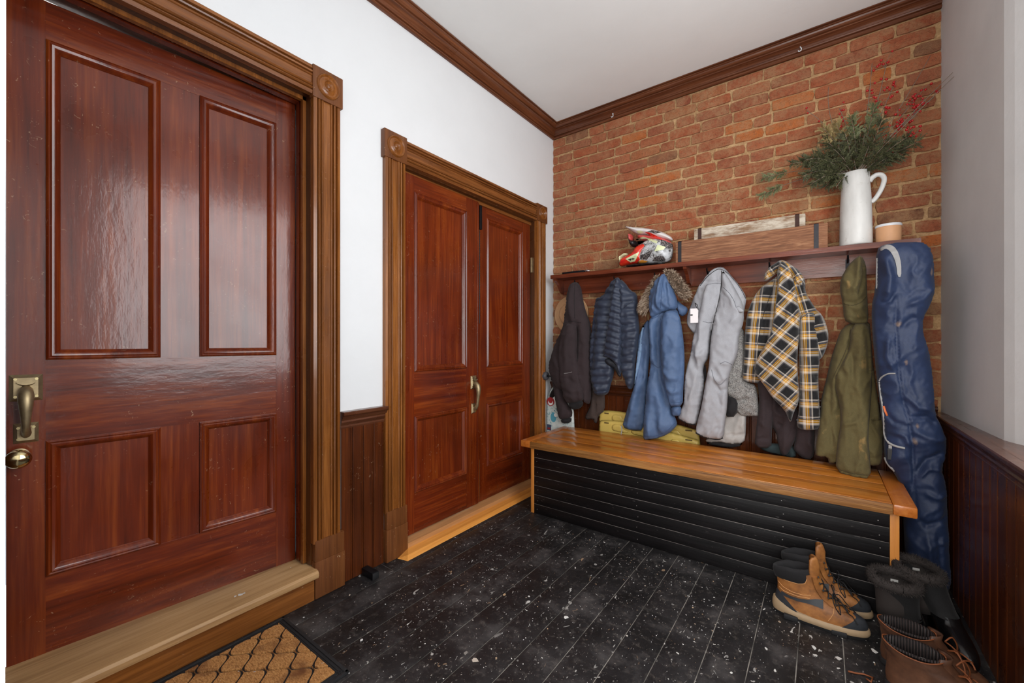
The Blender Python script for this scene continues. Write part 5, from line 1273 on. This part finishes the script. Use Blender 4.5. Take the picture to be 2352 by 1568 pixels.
def clip_faces(rings, keep):
    """part of a ring surface whose face centres satisfy keep(p)"""
    n = len(rings[0]); vs = [p for r in rings for p in r]; fs = []
    for i in range(len(rings) - 1):
        for k in range(n):
            f = (i * n + k, i * n + (k + 1) % n, (i + 1) * n + (k + 1) % n, (i + 1) * n + k)
            c = sum((vs[j] for j in f), Vector()) / 4
            if keep(c): fs.append(f)
    used = sorted({j for f in fs for j in f}); mp = {j: q for q, j in enumerate(used)}
    return [vs[j] for j in used], [tuple(mp[j] for j in f) for f in fs]
def instep_x(tab, z): return lerp_tab(tab, z)[1]

def leather(name, a, b, dark, scale=16, rough=.55):
    t = NT(name); v = t.coord('Object'); f = t.noise(v, scale, 5, .65); g_ = t.noise(v, 120, 3)
    c = t.ramp(f, [(.28, dark), (.5, a), (.72, b)])
    t.P(Base_Color=c, Roughness=rough); t.bump(t.math('ADD', t.math('MULTIPLY', f, .6), t.math('MULTIPLY', g_, .3)), .25, .004); return t.mat
M['tan'] = leather('tan_nubuck', lin(148, 94, 46), lin(176, 118, 62), lin(92, 58, 34))
M['tan_edge'] = plain('pale_stitching', lin(204, 150, 96), .7)
M['midsole'] = plain('beige_midsole', lin(168, 142, 110), .6, 0, .1, 30)
M['outsole'] = plain('black_rubber', lin(28, 28, 30), .6)
M['rubber_grey'] = plain('dark_grey_rubber', lin(52, 54, 58), .38, 0, .15, 50)
M['pad'] = fabric('black_padded_mesh', lin(26, 24, 26), lin(17, 16, 18), 600)
M['lace'] = plain('black_lace', lin(20, 18, 20), .7)

TAB = [(.026, 0, .305, .050), (.05, -.002, .306, .051), (.066, .0, .297, .049), (.078, .002, .272, .047), (.088, .004, .236, .044), (.100, .005, .207, .042), (.12, .006, .182, .040), (.15, .003, .162, .039), (.18, -.003, .152, .041), (.21, -.008, .148, .043)]
def arc_patch(tab, zs_, lim, front, grow=.003, m=28, sq=.85, heel=.84):
    """strip of the boot surface in front of (or behind) x = lim(z)"""
    rows = []
    for z in zs_:
        xr, xf, w = lerp_tab(tab, z); xr -= grow; xf += grow; w += grow
        c = (lim(z) - (xr + xf) / 2) / ((xf - xr) / 2); c = max(-.999, min(.999, c)); a0 = math.acos(math.copysign(abs(c) ** (1 / sq), c))
        an = np.linspace(-a0, a0, m) if front else np.linspace(a0, 2 * PI - a0, m)
        r = []
        for a in an:
            cc, ss = math.cos(a), math.sin(a); x = (xr + xf) / 2 + (xf - xr) / 2 * math.copysign(abs(cc) ** sq, cc); f_ = (x - xr) / (xf - xr)
            r.append(Vector((x, w * (heel + (1 - heel) * min(1, f_ * 1.6)) * math.copysign(abs(ss) ** .9, ss), z)))
        rows.append(r)
    return rows
def tan_boot(label, loc, rz, flip=1):
    e = empty('work_boot', loc, rz); tag(e, label, 'boot', 'pair of tan work boots')
    e.scale = (1, flip, 1)
    R = []
    for z in np.linspace(.026, .178, 30):
        xr, xf, w = lerp_tab(TAB, z); q = max(0, (z - .14) / .038)
        R.append([p + Vector((0, 0, q * (.030 * min(1, max(0, (p.x - .05) / .08)) - .012 * max(0, (.05 - p.x) / .05)))) for p in slice_ring(xr, xf, w, z, n=64)])
    up = MB().loft(R, caps=(True, False)).build('upper', M['tan'], e, True)
    sole = MB(); rr = []
    for z, gx in ((.012, .004), (.020, .008), (.030, .007), (.038, .003)): rr.append([p + Vector((0, 0, .024 * max(0, (.06 - p.x) / .06) * (z - .012) / .026)) for p in slice_ring(-.006 - gx, .308 + gx, .050 + gx, z, n=64)])
    sole.loft(rr).build('midsole', M['midsole'], e, True, auto=50)
    lug = MB()
    lug.loft([slice_ring(-.008, .310, .052, .001), slice_ring(-.012, .314, .056, .013)])
    for x in (.03, .19):
        for s in (-1, 1): lug.box(x, x + .05, s * .049 - .008, s * .049 + .008, .001, .021, .004)
    lug.build('outsole', M['outsole'], e, True, auto=45)
    MB().loft(arc_patch(TAB, np.linspace(.036, .082, 12), lambda z: .222 + max(0, z - .036) * 1.15, True), closed=False, caps=(False, False)).build('toe_cap', M['rubber_grey'], e, True)
    MB().loft(arc_patch(TAB, np.linspace(.036, .100, 12), lambda z: .082 - (z - .036) * 1.15, False), closed=False, caps=(False, False)).build('heel_counter', M['rubber_grey'], e, True)
    def on(x, z, s, o_=.0015):
        xr, xf, w = lerp_tab(TAB, z); h = (xf - xr) / 2; c = max(-1, min(1, (x - (xr + xf) / 2) / h)); cc = math.copysign(abs(c) ** (1 / .85), c)
        f_ = (x - xr) / (xf - xr); ww = w * (.84 + .16 * min(1, f_ * 1.6)); return Vector((x, s * (ww * max(0, 1 - cc * cc) ** .45 + o_), z))
    for s in (-1, 1):
        up_, lo_ = [], []
        for x, z, h in ((.02, .092, .008), (.05, .090, .006), (.08, .091, .006), (.115, .097, .008), (.14, .102, .013), (.165, .101, .016)):
            up_.append((x, z + h)); lo_.append((x, z - h))
        n_ = len(up_)
        outer = [on(x, z, s, .0035) for x, z in up_] + [on(x, z, s, .0035) for x, z in lo_]
        MB().add(outer, [(i_, i_ + 1, n_ + i_ + 1, n_ + i_) for i_ in range(n_ - 1)]).build('side_strap', M['rubber_grey'], e, True)
    C = []
    for z, g in ((.150, -.003), (.166, .004), (.182, .006), (.198, .006), (.210, .003), (.214, -.003), (.208, -.010), (.19, -.014), (.15, -.014), (.10, -.013), (.06, -.012)):
        xr, xf, w = lerp_tab(TAB, max(z, .12)); C.append([p + Vector((0, 0, (-.016 * max(0, (.04 - p.x) / .05) + .012 * max(0, (p.x - .06) / .08)) if z > .16 else 0)) for p in slice_ring(xr - g, xf - .020 + g * .2, w + g, z, n=64)])
    MB().loft(C, caps=(False, True)).build('collar', M['pad'], e, True)
    rows = []
    for z, bx in ((.085, .006), (.10, .008), (.12, .009), (.15, .010), (.18, .008), (.21, .006), (.24, .006), (.262, .000), (.272, -.006)):
        xf = instep_x(TAB, min(z, .21)); hw = .030 - .012 * max(0, (z - .25) / .022) ** 2
        ys_ = np.linspace(-hw, hw, 11)
        rows.append([Vector((xf + bx - .030 * (abs(y) / .03) ** 2, y, z)) for y in ys_] + [Vector((xf + bx - .007 - .030 * (abs(y) / .03) ** 2, y, z - .001)) for y in ys_[::-1]])
    MB().loft(rows).build('tongue', M['tan'], e, True)
    LV = ((.086, .021), (.100, .023), (.120, .025), (.145, .027), (.172, .029), (.198, .031))
    pts = [[Vector((instep_x(TAB, z) - .010 + .006, s * wv, z + .004)) for z, wv in LV] for s in (-1, 1)]
    for s in (0, 1):
        sg = -1 if s == 0 else 1
        ey = MB(); rws = []
        for z, wv in LV: rws.append([Vector((instep_x(TAB, z) - .002, sg * (wv - .009), z + .003)), Vector((instep_x(TAB, z) - .005, sg * wv, z + .002)), Vector((instep_x(TAB, z) - .020, sg * (wv + .010), z)), Vector((instep_x(TAB, z) - .024, sg * (wv + .006), z)), Vector((instep_x(TAB, z) - .010, sg * (wv - .006), z))])
        ey.loft(rws).build('eyelet_facing', M['tan'], e, True, auto=50)
    ey = MB()
    for s in (0, 1):
        for p in pts[s]: ey.lathe([(.0015, 0), (.0048, 0), (.0048, .002), (.0015, .002)], p + Vector((.003, 0, .001)), 12, Matrix.Rotation(.9, 4, 'Y'))
    ey.build('eyelet', M['rubber_grey'], e, True)['kind'] = 'stuff'
    la = MB(); rs = random.Random(5 + flip)
    for i in range(4):
        for s in (0, 1):
            a, b = pts[s][i], pts[1 - s][i + 1]; mid = (a + b) / 2 + Vector((.018, 0, .010))
            la.tube(bez(a + Vector((.004, 0, .002)), mid, b + Vector((.004, 0, .002)), 7), .0021, 6)
    k0 = (pts[0][2] + pts[1][2]) / 2 + Vector((.020, 0, .006))
    for s in (-1, 1):
        la.tube(smooth_path([k0, k0 + Vector((.004, s * .020, .022)), k0 + Vector((-.004, s * .046, .020)), k0 + Vector((.004, s * .058, -.014)), k0 + Vector((.022, s * .050, -.044)), k0 + Vector((.016, s * .020, -.018)), k0], 5), .0019, 6)
        la.tube(smooth_path([k0, k0 + Vector((.02, s * .020, .0)), k0 + Vector((.044, s * .036, -.034)), k0 + Vector((.062, s * .030, -.050)), k0 + Vector((.075, s * .046, -.066))], 5), .0019, 6)
    la.build('lace', M['lace'], e, True)
    se = MB()
    for s in (-1, 1):
        for pl in ([(.006, .158), (.04, .154), (.08, .156), (.104, .165), (.112, .190)], [(.008, .134), (.028, .120), (.06, .114), (.10, .116), (.13, .126)], [(.200, .096), (.198, .080), (.188, .060), (.178, .042)], [(.012, .112), (.03, .104), (.08, .104), (.13, .112)]):
            P = []
            for i in range(len(pl) - 1):
                for t_ in np.linspace(0, 1, 6)[:-1]: P.append(on(pl[i][0] + (pl[i + 1][0] - pl[i][0]) * t_, pl[i][1] + (pl[i + 1][1] - pl[i][1]) * t_, s, .001))
            se.tube(P, .0012, 5)
    se.build('seam', M['tan_edge'], e, True)['kind'] = 'stuff'
    return e
tan_boot('tan leather work boot with black toe cap, nearer of its pair', (-.160, 2.150, 0), math.radians(1), 1)
tan_boot('tan leather work boot with black toe cap, half hidden behind its mate against the bench', (-.140, 2.303, 0), math.radians(1), -1)

M['patent'] = plain('glossy_black_patent', lin(16, 15, 16), .16, 0, .2, 30)
M['suede'] = fabric('black_suede', lin(20, 18, 19), lin(13, 12, 13), 400, .85)
M['black_fur'] = leaf_mat('black_fur', [lin(26, 22, 21), lin(44, 38, 36), lin(62, 54, 50)], .9)
TABK = [(.018, 0, .285, .047), (.04, -.002, .287, .049), (.058, -.001, .278, .047), (.072, .002, .252, .045), (.086, .004, .205, .044), (.10, .004, .160, .044), (.12, .002, .140, .046), (.16, -.006, .142, .054), (.20, -.016, .150, .064), (.225, -.022, .156, .070)]
def fur_boot(label, loc, rz, lean, sc=(1, 1, 1)):
    e = empty('winter_boot', loc, rz); e.scale = sc; tag(e, label, 'boot', 'pair of black fur-lined winter boots')
    R = boot_upper(TABK, .018, .115, 16)
    MB().loft(R, caps=(True, False)).build('foot', M['patent'], e, True)
    def sh(p, z): return p + Vector((lean[0], lean[1], 0)) * max(0, (z - .1) / .12)
    S = [[sh(p, z) for p in r] for r, z in zip([slice_ring(*[q + g for q, g in zip(lerp_tab(TABK, z), (-.002, .002, .002))], z) for z in np.linspace(.108, .225, 12)], np.linspace(.108, .225, 12))]
    MB().loft(S, caps=(False, False)).build('shaft', M['suede'], e, True)
    MB().loft([slice_ring(-.006, .292, .052, .001), slice_ring(-.007, .294, .054, .018), slice_ring(-.003, .290, .050, .024)]).build('sole', M['outsole'], e, True, auto=50)
    # rolled fur rim and dark inside
    xr, xf, w = lerp_tab(TABK, .225); ring = [sh(p, .228) for p in slice_ring(xr, xf, w, .228, n=48)]
    MB().tube(ring + ring[:1], .017, 10, cap=False).build('fur_roll', M['black_fur'], e, True)
    m = MB(); rs = random.Random(int(rz * 100) + 3); cen = sum(ring, Vector()) / len(ring)
    for k in range(2600):
        i = rs.randrange(len(ring)); p = ring[i].lerp(ring[(i + 1) % len(ring)], rs.random()); o_ = (p - cen); o_.z = 0; o_ = o_.normalized(); a = rs.uniform(0, 2 * PI)
        d = (o_ * math.cos(a) + Vector((0, 0, 1)) * math.sin(a) + Vector((rs.uniform(-.5, .5), rs.uniform(-.5, .5), rs.uniform(-.4, .2)))).normalized()
        q = p + (o_ * math.cos(a) + Vector((0, 0, 1)) * math.sin(a)) * .014; t_ = q + d * rs.uniform(.008, .016); s_ = d.orthogonal().normalized() * .0012
        m.add([q + s_, q - s_, t_], [(0, 1, 2)])
    m.build('fur_trim', M['black_fur'], e)['kind'] = 'stuff'
    I = [[cen + (p - cen) * f_ + Vector((0, 0, dz)) for p in ring] for f_, dz in ((.95, 0), (.86, -.04), (.80, -.10), (.78, -.14))]
    MB().loft(I, caps=(False, True)).build('lining', M['black_fur'], e, True)
    c2 = cen + Vector((-.02, .02, -.03)); MB().box(c2.x - .045, c2.x - .044 + .0, c2.y - .012, c2.y + .012, c2.z - .004, c2.z + .006).build('size_label', plain('label_white', lin(210, 208, 204), .6), e)
    return e
fur_boot('black fur-lined winter boot with glossy foot beside the wainscot', (.365, 2.400, 0), math.radians(-78), (-.039, -.055), (1, .95, 1.05))
fur_boot('black fur-lined winter boot leaning left, nearer the tan boots', (.248, 2.295, 0), math.radians(-78), (.005, -.03), (.86, 1.0, 1.0))

M['brown'] = leather('brown_oiled_leather', lin(92, 59, 40), lin(116, 78, 55), lin(58, 37, 27), 10, .5)
M['brown_lace'] = plain('rust_leather_lace', lin(128, 70, 36), .6)
t = NT('ribbed_dark_lining'); w_ = t.n('ShaderNodeTexWave', {'Vector': t.coord('Object'), 'Scale': 42.0, 'Distortion': .4}, bands_direction='X').outputs['Fac']
t.P(Base_Color=t.ramp(w_, [(.3, lin(22, 18, 18)), (.8, lin(58, 48, 46))]), Roughness=.6); t.bump(w_, .8, .006); M['rib'] = t.mat
TABB = [(.016, 0, .27, .048), (.04, -.003, .272, .050), (.060, -.002, .262, .049), (.076, .0, .240, .049), (.092, .0, .212, .049), (.106, -.001, .188, .050), (.122, -.004, .160, .051), (.142, -.008, .143, .053), (.160, -.010, .138, .054)]
def brown_boot(label, loc, rz):
    e = empty('leather_boot', loc, rz); tag(e, label, 'boot', 'pair of brown leather boots')
    R = boot_upper(TABB, .016, .150, 26, n=64)
    for q in range(20, 26): R[q] = [p + Vector((0, 0, (q - 19) / 6 * .007 * math.cos(4 * k / 64 * PI))) + Vector((.004 * math.sin(9 * p.z * 20 + k * .3), 0, 0)) * .4 for k, p in enumerate(R[q])]
    MB().loft(R, caps=(True, False)).build('upper', M['brown'], e, True)
    MB().loft([slice_ring(-.006, .288, .053, .001), slice_ring(-.006, .289, .054, .014), slice_ring(-.002, .285, .051, .020)]).build('sole', M['outsole'], e, True, auto=50)
    I = []
    for z, g in ((.152, -.001), (.158, -.005), (.154, -.011), (.12, -.012), (.07, -.012), (.035, -.012)):
        xr, xf, w = lerp_tab(TABB, max(z, .13)); I.append(slice_ring(xr - g, min(xf, .145) + g, w + g, z))
    MB().loft(I, caps=(False, True)).build('lining', M['rib'], e, True)
    # loose flap over the instep and its laces
    rows = []
    for z, bx in ((.080, .006), (.100, .008), (.120, .010), (.145, .014), (.165, .022)):
        xf = instep_x(TABB, z); rows.append([Vector((xf + bx - .026 * (abs(y) / .03) ** 2, y, z)) for y in np.linspace(-.032, .032, 9)] + [Vector((xf + bx - .006 - .026 * (abs(y) / .03) ** 2, y, z - .002)) for y in np.linspace(.032, -.032, 9)])
    MB().loft(rows).build('tongue', M['brown'], e, True)
    la = MB()
    ps = [[Vector((instep_x(TABB, z) + .008, s * wv, z + .006)) for z, wv in ((.086, .020), (.104, .024), (.124, .028))] for s in (-1, 1)]
    for i in range(2):
        for s in (0, 1): la.tube(bez(ps[s][i], (ps[s][i] + ps[1 - s][i + 1]) / 2 + Vector((.012, 0, .010)), ps[1 - s][i + 1], 7), .0026, 6)
    for s in (-1, 1):
        p = ps[0][2] if s < 0 else ps[1][2]
        la.tube(smooth_path([p, p + Vector((.02, s * .02, .012)), p + Vector((.035, s * .040, -.03)), p + Vector((.02, s * .056, -.085)), p + Vector((-.02, s * .066, -.118)), p + Vector((-.06, s * .070, -.1255))], 5), .0024, 6)
    la.build('lace', M['brown_lace'], e, True)
    se = MB()
    for z in (.127,): se.tube([p + Vector((0, 0, .001)) for p in R[-1]] + [R[-1][0]], .0020, 5)
    se.build('seam', M['brown_lace'], e, True)
    lb2 = Vector((.10, .036, .11)); MB().box(lb2.x - .016, lb2.x + .016, lb2.y, lb2.y + .001, lb2.z - .003, lb2.z + .003).build('lining_mark', plain('mark_white', lin(190, 188, 184), .6), e)
    return e
brown_boot('brown leather boot with ribbed lining, farther of its pair', (.176, 2.035, 0), math.radians(-3))
brown_boot('brown leather boot with ribbed lining, nearest the camera at the bottom edge', (.178, 1.908, 0), math.radians(-5))
# stray lace end on the floor
P = [onZ(u, v, .004) for u, v in ((1948, 1541), (1965, 1545), (1985, 1548), (2005, 1556), (2000, 1566), (1990, 1558))]
tag(MB().tube(P, .003, 6).build('boot_lace', M['brown_lace'], None, True), 'loose rust-brown lace end lying on the black floor at the bottom right', 'lace')

# ------------------------------------------------------------------ door mat
MX0, MX1, MY0, MY1 = -1.825, -1.338, .03, .828
mt = empty('doormat', ((MX0 + MX1) / 2, (MY0 + MY1) / 2, 0)); tag(mt, 'tan coir doormat with black rubber ogee lattice in front of the step', 'doormat')
M['mat_rubber'] = plain('black_mat_rubber', lin(34, 33, 35), .7, 0, .3, 60, .3)
t = NT('coir'); f = t.noise(t.coord('Object', (90, 260, 90)), 1.0, 4, .7); f2 = t.noise(t.coord('Object'), 9, 3); f3 = t.noise(t.coord('Object'), 40, 2, .5, 1.0)
c = t.ramp(f, [(.3, lin(150, 94, 44)), (.5, lin(212, 146, 80)), (.7, lin(238, 182, 116))]); c = t.mix(t.ramp(f2, BW(.55, .75)), c, lin(128, 76, 36)); c = t.mix(t.ramp(f3, BW(.735, .75)), c, lin(224, 222, 218))
t.P(Base_Color=c, Roughness=.95); t.bump(f, .9, .012); M['coir'] = t.mat
m = MB(); m.box(MX0, MX1, MY0, MY1, .001, .007, .002)
m.build('rubber_base', M['mat_rubber'], mt, True, auto=40)
m = MB()
for a, b, c_, d in ((MX0, MX1, MY1 - .012, MY1), (MX0, MX1, MY0, MY0 + .012), (MX0, MX0 + .012, MY0, MY1), (MX1 - .012, MX1, MY0, MY1)): m.box(a, b, c_, d, .006, .011, .002)
for off in (.020, .027): m.box(MX1 - off - .003, MX1 - off, MY0 + .012, MY1 - .012, .006, .009); m.box(MX0 + .012, MX1 - .012, MY1 - off - .003, MY1 - off, .006, .009)
m.build('rubber_border', M['mat_rubber'], mt, True, auto=40)
def clip_rect(poly, x0, x1, y0, y1):
    for ax, lim, sg in ((0, x0, 1), (0, x1, -1), (1, y0, 1), (1, y1, -1)):
        out_ = []
        for i in range(len(poly)):
            a, b = poly[i], poly[(i + 1) % len(poly)]; ia, ib = (a[ax] - lim) * sg >= 0, (b[ax] - lim) * sg >= 0
            if ia: out_.append(a)
            if ia != ib:
                t_ = (lim - a[ax]) / (b[ax] - a[ax]); out_.append((a[0] + (b[0] - a[0]) * t_, a[1] + (b[1] - a[1]) * t_))
        poly = out_
        if not poly: return []
    return poly
PXm, PYm, AMP, GAP = .125, .052, .0235, .0044
for i in range(-1, 17):
    for j in range(-1, 6):
        yc = MY0 + i * PYm; ph = (i % 2) * .5
        x0 = MX0 + (j + ph) * PXm
        top, bot = [], []
        for k in range(15):
            s = k / 14; x = x0 + s * PXm; h_ = PYm / 2 + AMP * (-math.cos(2 * PI * s))
            h_ -= GAP; xs = x0 + GAP * .7 + s * (PXm - GAP * 1.4)
            if h_ < .0005: h_ = .0005
            top.append((xs, yc + h_)); bot.append((xs, yc - h_))
        poly = clip_rect(top + bot[::-1], MX0 + .032, MX1 - .034, MY0 + .03, MY1 - .034)
        if len(poly) < 4: continue
        n = len(poly); h0 = .0135 + random.uniform(-.001, .001); cx_ = sum(p[0] for p in poly) / n; cy_ = sum(p[1] for p in poly) / n
        ri = [(cx_ + (p[0] - cx_) * .96, cy_ + (p[1] - cy_) * .96, h0) for p in poly]
        m = MB(); m.loft([[(p[0], p[1], .006) for p in poly], [(p[0], p[1], h0 - .0015) for p in poly], ri], caps=(True, True)).build('coir_pad', M['coir'], mt)
rel(mt)

# ------------------------------------------------------------------ small floor things
a_ = onZ(830, 1318); e = empty('door_stop', (-1.80, 1.235, 0)); tag(e, 'small black rubber door stop on the floor by the wainscot', 'door stop')
MB().box(-.055, .035, -.018, .018, .001, .036, .005).build('stop_body', M['black_iron'], e, True, auto=40)
MB().box(.035, .039, -.018, .018, .002, .034, .002).build('stop_face', M['outsole'], e, True, auto=40)
# flecks: chips of paint and grit, uncountable
t = NT('paint_fleck'); r_ = t.n('ShaderNodeNewGeometry').outputs['Random Per Island']
t.P(Base_Color=t.ramp(r_, [(0, lin(226, 224, 220)), (.6, lin(196, 192, 186)), (.85, lin(176, 146, 112)), (1, lin(130, 124, 118))]), Roughness=.8)
m = MB(); rf = random.Random(9)
def fleck(x, y, r, z=.0007):
    n = rf.randint(5, 8); a0 = rf.random() * 6; el = rf.uniform(.4, 1); ro = rf.random() * PI
    ring = []
    for k in range(n):
        a = a0 + 2 * PI * k / n; q = r * rf.uniform(.55, 1.15); px, py = q * math.cos(a), q * math.sin(a) * el
        ring.append((x + px * math.cos(ro) - py * math.sin(ro), y + px * math.sin(ro) + py * math.cos(ro)))
    m.add([(p[0], p[1], z) for p in ring] + [(p[0], p[1], z + .0012) for p in ring], [tuple(range(n, 2 * n))] + [(i, (i + 1) % n, n + (i + 1) % n, n + i) for i in range(n)])
for k in range(2600):
    x = rf.uniform(-1.8, .46); y = rf.uniform(.3, 2.33)
    if MX0 < x < MX1 and y < MY1: continue
    dn = noise.noise(Vector((x * 2.2, y * 2.2, 3.3)))
    if dn < rf.uniform(-.45, .35): continue
    fleck(x, y, rf.choice([.0008, .0011, .0011, .0015, .0022, .003]) * rf.uniform(.7, 1.3))
for u, v, r in ((1092, 1516, .013), (1300, 1418, .012), (1158, 1366, .011), (1070, 1500, .010), (1215, 1370, .006), (1140, 1512, .008), (1210, 1402, .006), (985, 1400, .008), (803, 1367, .007), (1868, 1420, .006), (1790, 1428, .006), (1780, 1393, .006), (1870, 1488, .014), (1872, 1505, .009), (1760, 1490, .009), (1440, 1460, .006), (1640, 1372, .006), (2008, 1495, .014), (1780, 1540, .008), (1925, 1535, .007), (1680, 1545, .007), (1556, 1500, .007), (830, 1470, .007)):
    p = onZ(u, v); fleck(p.x, p.y, r)
fk = m.build('floor_fleck', t.mat); tag(fk, 'white paint flecks and grit scattered over the black floor', 'debris', None, 'stuff')
m = MB()
for u, v, r in ((552, 1365, .016), (560, 1362, .010), (540, 1369, .010), (600, 1312, .004), (668, 1303, .004)):
    p = onZ(u, v, .143); fleck(p.x, p.y, r * .6, .1425)
tag(m.build('sill_fleck', t.mat), 'white paint chip on the worn pine step', 'debris', None, 'stuff')
